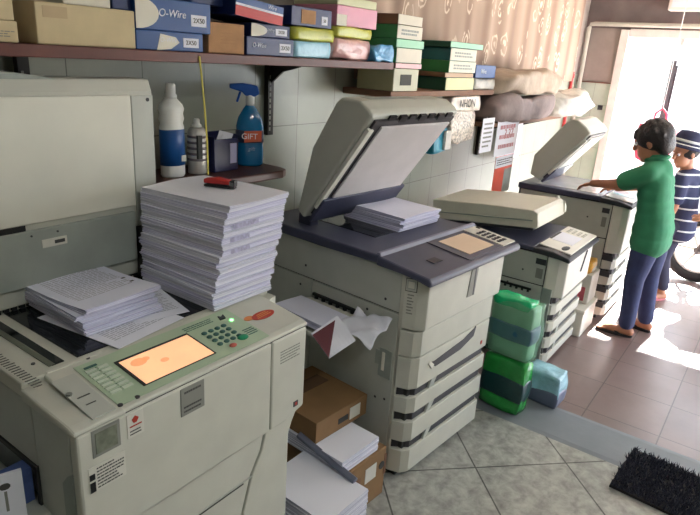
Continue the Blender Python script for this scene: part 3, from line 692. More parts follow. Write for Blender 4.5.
# loose sheets first
def sheet(name, c, w, d, rz, label, lines=0, curl=.004, seed=1, m=None, group=None):
    o = bundle(name, c, w, d, .0012, rz, m or M['sheet'], seed, 1, curl)
    tag(o, label, 'paper', group)
    if lines:
        ph = random.Random(seed).random()*6
        zf = lambda x, y: .00125+curl*math.sin(ph+5*(x/w+.5)+3*(y/d+.5))
        printed_lines(-w*.40, w*.40, -d*.38, d*.40, lines, zf, seed+3, h=.3, t=.0003).build('printed_text', mat('pale_print', (168, 168, 176), .8), o)
    return o
sheet('paper_sheet', (.87, 1.42, 1.0018), .235, .32, R(8), 'loose printed sheet under the printed bundles on the copier glass', 26, .0004, 4)
sheet('paper_sheet', (1.00, 1.46, 1.0036), .16, .30, R(-14), 'loose sheet sticking out between the printed bundles and tall pile', 22, .0004, 5)
zz = 1.0062
for k, (cx, cy, w, d, rz) in enumerate(data):
    h = (.017, .016, .016, .010)[k]
    o = bundle('printed_bundle', (cx, cy, zz), w, d, h, rz, M['paper2'], 60+k, 4, .0005 if k < 3 else .0022, bow=0 if k < 3 else .008, jit=.004)
    tag(o, LS[k], 'paper', 'printed paper bundles on the near copier')
    zz += h+.0015
    if k == 3:
        ph = random.Random(60+k).random()*6
        zf = lambda x, y: .0102+.0022*math.sin(ph+5*(x/w+.5)+3*(y/d+.5))+.008*((y/d))**2*4
        printed_lines(-w*.38, w*.38, -d*.30, d*.42, 24, zf, 77, h=.28, t=.0004).build('printed_text', mat('pale_print', (168, 168, 176), .8), o)
        for a, b_ in ((.085, -.06), (.085, -.10)):
            MB().plate(rect(a, a+.012, b_, b_+.008), lambda x, y: zf(x, y)+.0004, .0005).build('punch_mark', M['black'], o)
# papers on the middle copier's platen
LM = ['lowest bundle of papers on the navy copier platen', 'second bundle up of the papers on the navy platen', 'third bundle up of the papers on the navy platen', 'topmost bundle of papers on the navy platen, below raised lid']
zz = 1.0045
for k in range(4):
    h = .0155
    o = bundle('paper_bundle', (2.405+.006*(k % 2), 1.455+.008*((k+1) % 2), zz), .305, .34, h, R(-5)+(.02 if k % 2 else -.015), M['paper2'], 90+k, 4, .0004 if k < 3 else .003, jit=.004)
    tag(o, LM[k], 'paper', 'paper bundles on the middle copier'); zz += h+.0012
# red stapler
sp = empty('stapler', (1.292, 1.435, 1.3178), 'red and black stapler lying on top of the tall paper pile', 'stapler', R(-68))
MB().prism([(-.055, .0), (.05, .0), (.05, .008), (-.055, .006)], 'y', -.012, .012).build('base', M['black'], sp, bevel=.002)
MB().prism([(-.055, .010), (.035, .012), (.035, .026), (-.01, .032), (-.055, .024)], 'y', -.013, .013).build('arm', M['redcard'], sp, bevel=.004)
MB().box(.035, .052, -.012, .012, .007, .026).build('head', M['black'], sp, bevel=.002)
MB().box(.036, .050, -.0135, -.012, .010, .022).build('staple_plate', M['steel'], sp)
# papers and magazine on the output tray of the middle copier
tz = .702
o = bundle('paper_stack', (1.785, 1.43, .6985), .15, .30, .03, R(-7), M['paper2'], 120, 5, .001)
tag(o, 'grey-edged paper stack in the side tray of middle copier', 'paper')
o = bundle('magazine', (1.665, 1.225, .716), .125, .12, .008, R(-40), M['sheet'], 121, 2, .004); o.rotation_euler = (R(38), R(-24), R(-22))
tag(o, 'magazine with maroon cover sliding off the side tray', 'magazine')
MB().prism([(-.0635, -.0605), (-.0635, .05), (.045, .05)], 'z', .0125, .0135).build('cover_print', M['maroon'], o)
b = MB(); nx = 14
for j in range(nx+1):
    for i in range(nx+1):
        u, v = i/nx, j/nx; p = mnoise.noise_vector(Vector((u*3, v*3, 4.2)))*.026
        b.v.append((1.735+u*.15+p.x*.5, 1.10+v*.17+p.y*.5, .685+.05*u+.025*abs(math.sin(u*4.2+v*3))+p.z))
b.f = [(j*(nx+1)+i, j*(nx+1)+i+1, (j+1)*(nx+1)+i+1, (j+1)*(nx+1)+i) for j in range(nx) for i in range(nx)]
o = b.build('crumpled_paper', M['sheet'], smooth=True); s = o.modifiers.new('S', 'SOLIDIFY'); s.thickness = .0015
tag(o, 'crumpled white paper at the front end of the side tray', 'paper')

# ------------------------------------------------------------------ on the floor between the near and the middle copier
c1 = empty('paper_carton', (1.56, 1.045, 0), 'brown paper carton on the floor beneath the white paper stack', 'carton', R(-4))
MB().box(0, .255, 0, .33, 0, .235).build('box', M['carton'], c1, bevel=.004)
MB().box(.245, .258, -.002, .0, .10, .20).build('box_edge', M['brown'], c1)
MB().box(.12, .19, -.002, .001, .12, .19).build('box_label', M['sticker'], c1)
MB().tube([(.228, -.002, .155), (.228, .001, .155)], .018, 16).build('hand_hole', M['core'], c1)
MB().box(.02, .09, -.0015, .001, .13, .17).build('box_print', M['brown'], c1)
o = bundle('paper_stack', (1.665, 1.215, .2365), .225, .335, .062, R(-4), M['paper'], 130, 8, .001)
tag(o, 'white paper stack on the brown carton, below the open carton', 'paper')
c2 = empty('carton_tray', (1.555, 1.20, .3005), 'flat brown carton lying on the white paper stack between copiers', 'carton', R(-5))
MB().box(0, .31, 0, .33, 0, .004).box(0, .006, 0, .33, 0, .095).box(.304, .31, 0, .33, 0, .095).box(0, .31, 0, .006, 0, .095).box(0, .31, .324, .33, 0, .095).box(0, .31, 0, .33, .088, .094).build('box', M['carton'], c2, bevel=.002)
MB().box(.02, .27, .19, .26, .0935, .096).build('flap', mat('dark_kraft', (96, 70, 46), .85), c2)
MB().box(.20, .265, -.0015, .001, .02, .075).build('box_label', M['sticker'], c2)
MB().box(.13, .19, -.0015, .001, .03, .055).build('box_print', M['core'], c2)
o = MB().prism([(-.014, 0), (.014, 0), (.014, .012), (.006, .020), (-.014, .014)], 'y', 0, .30).build('tray_bar', mat('blue_grey_bar', (104, 108, 124), .4), bevel=.003, loc=(1.537, .99, .245), rot=(R(11), 0, R(-3)))
tag(o, 'grey plastic bar leaning on paper stacks between the copiers', 'bar')
for k in range(4):
    o = bundle('paper_ream', (1.425+.003*(k % 2), 1.095, .002+k*.0625), .235, .32, .059, R(-3)+.012*(k % 2), M['paper'], 140+k, 8, .001, jit=.0015)
    tag(o, ['lowest ream of the white reams on the floor beside near copier', 'second-lowest ream of the white floor stack beside near copier', 'third ream up of the white floor stack beside near copier', 'top ream of the white floor stack beside near copier'][k], 'paper', 'white reams stacked on the floor')
# in the tray left of the near copier
lf = bundle('leaflet', (.442, 1.25, .6775), .12, .008, .13, R(-18), M['sheet'], 150, 1, .0)
tag(lf, 'leaflet with red and black print standing in left paper tray', 'leaflet')
MB().box(-.030, -.006, -.0055, -.0035, .03, .10).build('red_print', M['redcard'], lf); MB().box(-.03, -.008, -.006, -.004, .0, .045).build('black_print', M['black'], lf)
MB().ball((.025, -.004, .098), (.016, .002, .012), 12).build('figure_print', M['ink'], lf); MB().box(.022, .028, -.0055, -.0035, .03, .085).build('line_print', M['grey'], lf)
o = MB().box(-.07, .05, -.02, .02, 0, .095).box(-.07, .05, -.021, -.02, .055, .059).box(-.07, .05, -.021, -.02, .075, .079).build('blue_packet', mat('dull_blue', (76, 96, 150), .5), bevel=.003, loc=(.487, 1.285, .6775)); tag(o, 'blue packet behind the leaflet in left paper tray', 'packet')
o = bundle('paper_stack', (.40, 1.48, .678), .2, .31, .05, 0, M['paper'], 152, 6, .001); tag(o, 'white paper stack in the left paper tray', 'paper')

# ------------------------------------------------------------------ green and blue packs on the strip
gb = empty('green_pack', (2.735, .79, .0045), 'dark green wrapped pack on the floor, underneath a mint-wrapped one', 'pack', R(-6))
lump(0, .115, 0, .24, 0, .30, .008, 3, 8, .3).build('wrap', M['greenfilm'], gb, smooth=True)
lump(-.003, .118, -.003, .243, .08, .20, .004, 3, 8, .2, flat=False).build('dark_band', mat('deep_teal', (20, 62, 62), .3, bump=.4, bscale=24), gb, smooth=True)
gt = empty('mint_pack', (2.735, .79, .315), 'mint-wrapped pack with blue band standing on the dark green pack', 'pack', R(-6))
lump(.008, .112, .012, .235, .002, .30, .004, 5, 6, .2).build('contents', mat('pale_mint', (120, 172, 140), .5, nz=.15), gt, smooth=True)
lump(.0, .117, .003, .243, .10, .19, .004, 5, 7, .2, flat=False).build('blue_band', mat('deep_blue', (16, 62, 112), .4), gt, smooth=True)
lump(-.006, .120, -.006, .25, 0, .315, .010, 6, 10, .25, 14).build('wrap', M['mintfilm'], gt, smooth=True)
lump(.0, .108, .03, .24, .275, .325, .012, 8, 7, .3, 14).build('bag_top', mat('emerald_film', (30, 186, 120), .2, bump=.5, bscale=24, nz=.25), gt, smooth=True)
bp = empty('blue_pack', (2.955, .665, .0045), 'pale blue plastic-wrapped pack beside the green packs', 'pack', R(-4))
lump(0, .15, 0, .20, 0, .18, .012, 11, 9, .25, 12).build('wrap', M['palebluefilm'], bp, smooth=True)
lump(-.003, .150, -.003, .203, .0, .085, .006, 11, 7, .2, 12).build('grey_band', mat('slate_blue', (104, 112, 136), .4), bp, smooth=True)
# white boxes between the far copiers
wb = empty('storage_box', (3.99, .835, 0), 'low white box on the floor between the two far copiers', 'box')
MB().box(0, .32, 0, .5, 0, .17).build('box', M['white'], wb, bevel=.006); MB().box(-.006, .326, -.006, .506, .17, .2).build('box_lid', M['white'], wb, bevel=.006)
wb2 = empty('storage_box', (4.12, .855, .2005), 'tall white box with a pink patch stacked on the low white box', 'box')
MB().box(0, .2, 0, .42, 0, .215).build('box', M['white'], wb2, bevel=.006)
MB().box(-.003, .0, .03, .16, .02, .12).build('pink_patch', mat('pink_patch', (206, 96, 108), .5), wb2)
o = lump(4.13, 4.31, .875, 1.05, .4165, .50, .012, 17, 7, .4).build('amber_packet', M['amber'], smooth=True)
tag(o, 'amber yellow packet on top of the tall white box', 'packet')
lump(4.16, 4.25, .868, .885, .43, .455, .004, 18, 4, .3).build('packet_label', M['sticker'], o, smooth=True)

# ------------------------------------------------------------------ black doormat
mt = empty('doormat', (2.66, -.12, .001), 'black shaggy doormat on the marble floor at the grey strip', 'doormat', R(-4))
mw, md = .36, .76
MB().box(-mw/2, mw/2, -md/2, md/2, 0, .012).build('backing', M['rubber'], mt)
b = MB(); r = random.Random(3)
for i in range(5200):
    x, y = r.uniform(-mw/2, mw/2), r.uniform(-md/2, md/2); a = r.uniform(0, 6.283); l = r.uniform(.016, .032); tl_ = r.uniform(.2, 1.0)
    dx, dy = math.cos(a)*l*tl_, math.sin(a)*l*tl_; w = .004
    p = [(x-w*math.sin(a), y+w*math.cos(a), .011), (x+w*math.sin(a), y-w*math.cos(a), .011), (x-w*math.cos(a), y-w*math.sin(a), .011), (x+dx, y+dy, .012+l*(1.15-tl_*.6))]
    b.add(p, [(0, 1, 3), (1, 2, 3), (2, 0, 3)])
o = b.build('pile', M['matpile'], mt); o['kind'] = 'stuff'

# ------------------------------------------------------------------ shelves
sh = empty('wall_shelf', (0, 0, 0), 'long red-brown shelf on the wall loaded with boxes', 'shelf')
MB().box(-.4, 2.66, 1.68, 1.999, 1.688, 1.722).build('board', M['shelfwood'], sh, bevel=.003)
def upright(x, z0, z1, par, arm=True):
    br = MB().box(x-.018, x+.018, 1.972, 1.9985, z0, z1).build('bracket', M['bracket'], par)
    h = MB(); z = z0+.02
    while z < min(z1, 1.66)-.03:
        h.box(x-.010, x-.002, 1.970, 1.9725, z, z+.016); z += .026
    h.build('bracket_slots', mat('slot_light', (150, 150, 138), .6), br)
    if arm: MB().prism([(1.972, 1.687), (1.80, 1.687), (1.80, 1.680), (1.90, 1.655), (1.972, 1.60)], 'x', x-.006, x+.006).build('bracket_arm', M['bracket'], br)
upright(2.085, 1.365, 1.687, sh); upright(.97, 1.60, 1.687, sh, False)
sm = empty('small_shelf', (0, 0, 0), 'short dark brown shelf carrying the spray bottles', 'shelf')
MB().prism([(1.225, 1.999), (1.225, 1.70), (1.86, 1.68), (1.90, 1.70), (1.915, 1.74), (1.915, 1.999)], 'z', 1.235, 1.268).build('board', M['shelfdark'], sm, bevel=.006)
MB().prism([(1.999, 1.234), (1.78, 1.234), (1.999, 1.15)], 'x', 1.4, 1.412).build('bracket', M['bracket'], sm)
fs = empty('far_shelf', (0, 0, 0), 'far lower shelf under green ream stacks and plastic sacks', 'shelf')
MB().box(2.67, 3.97, 1.69, 1.999, 1.548, 1.580).build('board', M['brown'], fs, bevel=.003)
MB().box(3.93, 5.45, 1.66, 1.999, 1.330, 1.358).build('low_board', M['brown'], fs, bevel=.003)
def upright2(x, z0, zt=1.329):
    br = MB().box(x-.02, x+.02, 1.972, 1.9985, z0, zt).build('bracket', M['bracket'], fs)
    h = MB(); z = z0+.02
    while z < zt-.03: h.box(x-.008, x+.008, 1.970, 1.9725, z, z+.016); z += .028
    h.build('bracket_slots', mat('slot_light', (150, 150, 138), .6), br)
    MB().prism([(1.972, zt), (1.72, zt), (1.72, zt-.012), (1.972, zt-.09)], 'x', x-.006, x+.006).build('bracket_arm', M['bracket'], br)
upright2(4.50, 1.05); upright2(5.36, 1.05); upright2(3.15, 1.40, 1.547)

def cbox(name, x0, x1, z0, z1, m, label, cat='box', y0=1.70, d=.25, group=None, lidm=None, rz=0, bev=.003):
    """a box on the shelf; origin at its base"""
    e = empty(name, ((x0+x1)/2, y0, z0), label, cat, rz, group)
    w = (x1-x0)/2
    MB().box(-w, w, 0, d, 0, z1-z0).build('body', m, e, bevel=bev)
    return e, w, z1-z0
B = 1.7225
# ---- near shelf, left to right
e, w, h = cbox('carton', .70, .832, B, 1.776, M['creamcard'], 'lower of two cream cartons at left end of the shelf', y0=1.70); printed_lines(-.05, .06, .012, .03, 3, -.0005, 31, axis='front').build('printed_text', M['grey'], e)
cbox('carton', .70, .826, 1.7765, 1.836, M['creamcard'], 'upper of two cream cartons at left end of the shelf', y0=1.70)
cbox('box', .795, .862, B, 1.812, M['brown'], 'small brown box behind the cream cartons', y0=1.955, d=.04)[0]
e, w, h = cbox('carton', .882, 1.188, B, 1.832, M['creamcard'], 'long plain cream carton on the shelf above the open lid', y0=1.70)
MB().box(-w+.02, -w+.09, -.0008, .001, .07, .1).build('stain', mat('tan_stain', (186, 164, 130), .8), e)
cbox('box', .975, 1.122, 1.8325, 1.875, M['whitecard'], 'white flat box on top of the long cream carton', y0=1.72)
cbox('box', 1.125, 1.188, 1.8325, 1.885, M['navycard'], 'narrow navy box beside the white flat box on the cream carton', y0=1.715)
def wirebox(x0, x1, z0, z1, label, tri=False, logo='O-Wire', m=None, y0=1.70, num='2X50', arc=True, lsize=None):
    e, w, h = cbox('wire_box', x0, x1, z0, z1, m or M['blue'], label, y0=y0, group='blue wire boxes')
    if arc:
        if tri: pts = [(-w+.075, 0), (-w+.09, h*.85), (-w+.15, h*.72), (-w+.165, h*.45), (-w+.13, h*.1)]
        else: pts = [(-w, h*.02), (-w, h*.98)]+[(-w+.085*math.cos(t), h*.5+h*.48*math.sin(t)) for t in [1.3-.26*i for i in range(11)]]
        MB().prism(pts, 'y', -.0012, .0005).build('white_patch', M['whitecard'], e)
    text('lettering', logo, lsize or h*.34, M['sheet'], e, ((-.012 if arc else -w*.5), -.0008, h*.55), shear=.2)
    lb = MB().box(w-.085, w-.02, -.0012, .0005, h*.22, h*.22+min(.036, h*.5)).build('size_label', M['sheet'], e)
    text('size_text', num, min(.022, h*.34), M['ink'], lb, (w-.0525, -.0018, h*.22+min(.018, h*.25)))
    return e
wirebox(1.190, 1.455, B, 1.782, 'lower blue box of the two next to the cream carton', tri=True)
wirebox(1.192, 1.490, 1.7825, 1.880, 'upper blue box, big white half-moon on its front')
e, w, h = cbox('kraft_box', 1.484, 1.655, B, 1.826, M['kraft'], 'plain brown kraft box between blue boxes on the shelf', y0=1.705)
printed_lines(-.03, .05, .03, .075, 4, -.0005, 33, axis='front').build('faded_print', mat('faded_print', (164, 122, 84), .8), e)
wirebox(1.662, 1.925, B, 1.789, 'low blue box in front, just right of the brown kraft box', arc=False, m=M['navycard'])
wirebox(1.70, 1.917, 1.7895, 1.838, 'small navy box on the low blue box, pale patch left', m=M['navycard'], y0=1.715)
e, w, h = cbox('stripe_box', 1.59, 1.835, 1.846, 1.912, M['navycard'], 'tilted box banded red, white and blue, above the kraft box', y0=1.685)
e.rotation_euler = (0, R(5), 0)
MB().box(-w-.001, w+.001, -.0015, .0005, .0, .034).build('red_band', M['redcard'], e); MB().box(-w-.001, w+.001, -.0018, .0005, .034, .042).build('white_band', M['sheet'], e); MB().box(-w-.001, w+.001, -.0015, .0005, .042, h).build('blue_band', M['blue'], e)
text('lettering', 'Wire', .022, M['sheet'], e, (.06, -.002, .054), shear=.2)
e, w, h = cbox('box', 1.44, 1.583, 1.8805, 1.94, M['navycard'], 'dark navy box behind, above the half-moon blue box', y0=1.74, d=.2)
MB().ball((.0, -.002, .055), (.02, .004, .02), 10).build('white_spot', M['sheet'], e)
# packs right of the wire boxes
o = lump(1.930, 2.168, 1.70, 1.95, B, 1.787, .006, 41, 7, .15).build('stationery_pack', M['ltblue'], smooth=True); tag(o, 'light blue wrapped pack on the shelf right of navy box', 'pack')
o = lump(1.925, 2.190, 1.70, 1.95, 1.790, 1.842, .006, 42, 7, .15).build('stationery_pack', M['lime'], smooth=True); tag(o, 'lime green wrapped pack lying on the light blue pack', 'pack')
e, w, h = cbox('wire_box', 1.905, 2.165, 1.8455, 1.918, M['navycard'], 'navy box with brown label, sitting on the lime pack', group='blue wire boxes')
MB().box(-.07, .02, -.0015, .0005, .01, h-.01).build('kraft_label', M['kraft'], e); lb = MB().box(.06, .10, -.0015, .0005, .012, .045).build('size_label', M['sheet'], e); text('size_text', '50', .018, M['ink'], lb, (.08, -.002, .028))
o = lump(2.185, 2.475, 1.70, 1.96, B, 1.815, .014, 43, 9, .3).build('plastic_pack', M['pinkfilm'], smooth=True); tag(o, 'crinkled pinkish plastic pack on the shelf under the pink box', 'pack')
o = lump(2.190, 2.480, 1.70, 1.95, 1.817, 1.862, .006, 44, 7, .15).build('stationery_pack', M['lime'], smooth=True); tag(o, 'lime wrapped pack on the crinkled pinkish plastic pack', 'pack')
e, w, h = cbox('pink_box', 2.20, 2.51, 1.8655, 1.949, M['pink'], 'pink box with a pale left part, on the second lime pack')
MB().box(-w-.001, -w+.07, -.002, .0005, 0, h*.55).build('pale_patch', M['whitecard'], e)
e, w, h = cbox('flat_pack', 2.20, 2.50, 1.9495, 1.985, mat('pale_olive', (200, 200, 160), .5), 'pale olive flat pack on top of the pink box')
o = lump(2.47, 2.66, 1.675, 1.86, B, 1.795, .018, 45, 9, .35, 14).build('plastic_bag', M['bluefilm'], smooth=True); tag(o, 'crumpled blue plastic bag at the right end of the shelf', 'bag')
# ---- ream stack rising from the far shelf beside the first
def ream(x0, x1, z0, z1, m, wm, label, y0=1.70, d=.23, name='paper_ream', print_=True, grp='wrapped reams on the far shelf'):
    e = empty(name, ((x0+x1)/2, y0, z0), label, 'paper', 0, grp); w = (x1-x0)/2; h = z1-z0
    MB().box(-w, w, .003, d, 0, h).build('wrapper', m, e, bevel=.004)
    if wm: MB().box(-w+.002, w-.002, 0, .0035, .002, h-.002).build('ream_end', wm, e)
    if print_ and wm: printed_lines(-w*.7, w*.7, h*.25, h*.75, 2, -.0005, int(x0*100+z0*1000), h=.6, axis='front').build('faded_print', M['panelgrey'], e)
    return e
F = 1.5805
kh = ream(2.70, 2.95, F, 1.694, mat('pale_khaki', (172, 168, 130), .5), mat('pale_khaki2', (180, 178, 150), .5), 'khaki wrapped pack at the bottom of the nearer far-shelf stack', print_=False)
MB().box(-.06, .05, -.002, .001, .03, .085).build('dark_emblem', M['ink'], kh)
ream(2.71, 2.975, 1.6945, 1.722, M['brown'], mat('dusty_pink', (222, 176, 176), .5), 'thin dusty pink pack above the khaki pack', print_=False)
ream(2.71, 2.965, 1.7225, 1.796, M['greencard'], M['whitecard'], 'white-ended pack above the thin dusty pink pack', print_=False)
ream(2.70, 2.98, 1.7965, 1.838, M['greencard'], M['mintcard'], 'mint green flat pack midway up the nearer ream stack', print_=False)
ream(2.70, 2.95, 1.8385, 1.905, M['greencard'], M['whitecard'], 'green ream with printed white end, above mint flat pack')
ream(2.70, 2.94, 1.9055, 1.955, M['brown'], M['whitecard'], 'topmost brown and white ream of the nearer ream stack', print_=False)
# ---- second stack
ream(3.28, 3.66, F, 1.655, M['dkgreen'], mat('yellow_green', (186, 184, 120), .4), 'dark green pack with yellowish end at bottom of farther stack', print_=False)
ream(3.26, 3.64, 1.6555, 1.682, M['brown'], mat('tan_card', (190, 160, 130), .6), 'thin brown pack above the dark green pack', print_=False)
ream(3.30, 3.66, 1.6825, 1.750, M['greencard'], M['whitecard'], 'green ream with white end on the thin brown pack')
ream(3.30, 3.65, 1.7505, 1.822, M['tealcard'], M['whitecard'], 'teal ream with white end above the green ream')
ream(3.26, 3.70, 1.8225, 1.856, M['dkgreen'], M['mintcard'], 'flat green pack with pale lip topping the farther stack', y0=1.685, print_=False)
e, w, h = cbox('wire_box', 3.67, 3.98, F+.075, 1.735, M['blue'], 'blue box beside the teal ream on the far shelf', group='blue wire boxes'); text('lettering', 'Wire', .04, M['sheet'], e, (-.04, -.001, .04), shear=.2)
o = lump(3.67, 4.02, 1.70, 1.95, F, 1.652, .01, 47, 7, .3).build('plastic_pack', M['clearfilm'], smooth=True); tag(o, 'clear plastic pack under the blue box on the far shelf', 'pack')
# ---- sacks
o = lump(3.98, 5.05, 1.60, 1.93, 1.3585, 1.525, .05, 51, 11, .55, 5).build('cloth_sack', M['sack2'], smooth=True); tag(o, 'lower dull mauve sack of the two on the far shelf', 'sack', 'sacks on the far shelf')
o = lump(4.02, 5.12, 1.60, 1.93, 1.548, 1.71, .05, 52, 11, .6, 5).build('cloth_sack', M['sack'], smooth=True); tag(o, 'upper taupe sack of the two on the far shelf', 'sack', 'sacks on the far shelf')
o = lump(5.13, 5.85, 1.52, 1.90, 1.36, 1.56, .07, 53, 11, .5, 7).build('plastic_bag', M['clearfilm'], smooth=True); tag(o, 'crumpled clear plastic bag at the far end of the shelf', 'bag')
# ---- things hanging below the far shelf
hb = empty('hanging_bag', (3.40, 1.80, 1.547), 'patterned plastic bag with dark lettering hanging under the far shelf', 'bag')
lump(.02, .40, -.09, .05, -.30, -.09, .022, 61, 9, .45, 11, False).build('bag_body', mat('printed_film', (206, 194, 180), .3, bump=.8, bscale=40, nz=.6, nscale=60), hb, smooth=True)
lump(.0, .42, -.095, -.02, -.10, -.004, .010, 62, 7, .2, 9, False).build('bag_top', mat('printed_film2', (226, 212, 196), .3, bump=.4, bscale=30, nz=.25, nscale=24), hb, smooth=True)
text('lettering', 'NHON', .072, M['ink'], hb, (.20, -.105, -.05))
def card(x, z0, z1, w, m, label, name='notice', y=1.655, n=7, red=False, rz=0):
    e = empty(name, (x, y, z0), label, 'notice', rz); h = z1-z0
    MB().box(-w/2, w/2, 0, .003, 0, h).build('sheet', m, e)
    MB().tube([(0, .006, h-.02), (0, .02, max(h+.005, 1.329-z0))], .002, 5).build('string', M['whitecloth'], e)
    if n: printed_lines(-w*.36, w*.36, h*.12, h*.9, n, -.0005, int(x*50), h=.4, axis='front').build('printed_text', mat('rose_print', (186, 130, 136), .7) if red else M['grey'], e)
    return e
card(3.88, 1.17, 1.40, .19, M['sheet'], 'narrow price list hanging under the far shelf, nearer one', n=6)
e = card(4.24, 1.12, 1.385, .40, M['sheet'], 'wide price list with red lettering hanging under the far shelf', n=3, red=True)
text('lettering', '3.37', .10, mat('rose_print', (186, 130, 136), .7), e, (.02, -.002, .15))
e = card(4.26, .83, 1.113, .33, mat('orange_red_card', (226, 84, 52), .5), 'orange-red card with white top hanging below wide price list', n=0)
MB().box(-.165, .165, -.001, .0005, .20, .281).build('white_top', M['sheet'], e); printed_lines(-.14, .14, .215, .265, 3, -.0015, 65, axis='front').build('printed_text', M['ink'], e)
MB().box(.02, .165, -.001, .0005, .0, .18).build('grey_side', M['panelgrey'], e)
card(4.95, .98, 1.325, .5, M['sheet'], 'large pale sheet hanging near the far end of the shelf', n=0, y=1.9)
o = lump(3.24, 3.42, 1.72, 1.80, 1.20, 1.36, .01, 66, 7, .35, 10, False).build('teal_pouch', mat('teal_film', (32, 128, 150), .3, nz=.2), smooth=True); tag(o, 'teal pouch hanging on the wall behind raised lid', 'pouch')
lump(.0, .08, -.02, .0, .0, .12, .006, 67, 5, .3, 10, False).build('pale_corner', M['clearfilm'], o, loc=(3.36, 1.72, 1.22))
o = MB().tube([(3.33, 1.78, 1.35), (3.33, 1.86, 1.43), (3.33, 1.985, 1.45)], .004, 6).build('hook', M['steel'], o)
for i, x in enumerate((2.90, 3.02)):  # plain white blocks where two pale patches sit
    o = MB().box(0, .10, 0, .06, 0, .052).box(.01, .09, -.003, 0, .008, .044).build('white_block', M['sheet'], bevel=.003, loc=(x+.09, 1.80, 1.4945)); tag(o, ('left small white block fixed under the far shelf', 'right small white block fixed under the far shelf')[i], 'carton', 'small white blocks under the far shelf')

# ------------------------------------------------------------------ bottles on the small shelf
Z = 1.2685
bt = empty('bleach_bottle', (1.428, 1.85, Z), 'white bottle with a blue label on the small shelf', 'bottle')
MB().lathe([(.044, 0), (.049, .008), (.049, .185), (.044, .198), (.050, .214), (.046, .234), (.051, .25), (.045, .265), (.025, .285), (.021, .292)], n=24, sy=.75).build('body', M['bottle'], bt, smooth=True)
MB().lathe([(.022, .288), (.022, .30), (.018, .305), (.018, .335), (.014, .34)], n=16).build('cap', M['bottle'], bt, smooth=True)
lb = MB().lathe([(.0498, .045), (.0498, .175), (.044, .186)], n=24, sy=.765).build('label_wrap', M['bluelabel'], bt, smooth=True)
MB().box(.012, .032, -.0385, -.032, .06, .082).build('label_patch', M['sticker'], lb)
ca = empty('spray_can', (1.545, 1.85, Z), 'slim white aerosol can with dark print beside the white bottle', 'can')
MB().lathe([(.036, 0), (.037, .004), (.037, .155), (.030, .172), (.022, .178)], n=22).build('body', mat('pale_can', (196, 192, 186), .3, metal=.3), ca, smooth=True)
MB().lathe([(.019, .176), (.019, .186), (.012, .192), (.012, .205), (.009, .21)], n=16).build('nozzle', M['bottle'], ca, smooth=True)
dp = MB()
for k in range(5): dp.lathe([(.0374, .05+k*.022), (.0374, .06+k*.022)], n=22)
dp.build('printed_bands', mat('can_print', (120, 112, 116), .5), ca, smooth=True)
MB().box(-.026, -.006, -.0385, -.028, .06, .15).build('dark_print', M['ink'], ca)
pc = empty('pen_cup', (1.655, 1.85, Z), 'navy square cup holding paper slips, behind the stapler', 'cup')
MB().prism([(-.06, 0), (.06, 0), (.068, .12), (.06, .13), (-.062, .13)], 'y', -.045, -.041).prism([(-.06, 0), (.06, 0), (.066, .15), (-.062, .15)], 'y', .041, .045).box(-.062, -.058, -.045, .045, 0, .14).box(.058, .064, -.045, .045, 0, .145).box(-.06, .06, -.045, .045, 0, .004).build('body', M['navybox'], pc, bevel=.002)
MB().box(.02, .055, -.047, -.0445, .03, .11).build('label_patch', mat('lilac_label', (170, 168, 200), .5), pc)
o = MB().box(-.04, .035, -.001, .001, .0, .13).box(-.03, .02, -.014, -.012, 0, .12).build('paper_slip', M['sheet'], loc=(1.645, 1.85, Z+.03), rot=(R(12), R(14), 0)); tag(o, 'white paper slips standing in the navy cup', 'paper')
sp = empty('glass_cleaner', (1.83, 1.85, Z), 'blue spray bottle with a trigger head and orange label', 'bottle', R(-40))
MB().lathe([(.050, 0), (.058, .01), (.060, .05), (.055, .12), (.058, .165), (.050, .20), (.030, .235), (.018, .25), (.016, .27)], n=26, sy=.62).build('body', M['bluefluid'], sp, smooth=True)
MB().lathe([(.0175, .252), (.0185, .262), (.0185, .29), (.016, .295)], n=18).build('collar', M['bottle'], sp, smooth=True)
MB().prism([(-.085, .318), (-.085, .335), (-.03, .340), (.03, .332), (.038, .30), (.02, .288), (-.02, .290), (-.035, .305)], 'y', -.017, .017).build('trigger_head', M['bluecap'], sp, bevel=.005)
MB().prism([(-.045, .305), (-.035, .305), (-.05, .262), (-.058, .265)], 'y', -.008, .008).build('trigger', M['bluecap'], sp, bevel=.002)
lb = MB().lathe([(.0605, .10), (.0595, .15)], n=26, sy=.635).build('label_wrap', mat('dark_label', (60, 70, 96), .4), sp, smooth=True)
MB().prism([(-.026, .101), (.046, .108), (.046, .152), (-.026, .148)], 'y', -.0415, -.036).build('label_patch', M['orangelabel'], lb)
text('lettering', 'GIFT', .033, M['sheet'], lb, (-.004, -.0425, .127), ext=.001)
text('lettering', 'gift', .022, mat('pale_blue_ink', (130, 180, 210), .5), sp, (.004, -.040, .075), ext=.001, shear=.3)
cd = MB().tube([(1.419, 1.678, 1.71), (1.424, 1.676, 1.66), (1.436, 1.676, 1.55), (1.447, 1.677, 1.42), (1.452, 1.68, 1.30)], .0035, 6).build('yellow_string', M['yellow']); tag(cd, 'thin yellow cord hanging from the shelf edge past the bottles', 'cord')

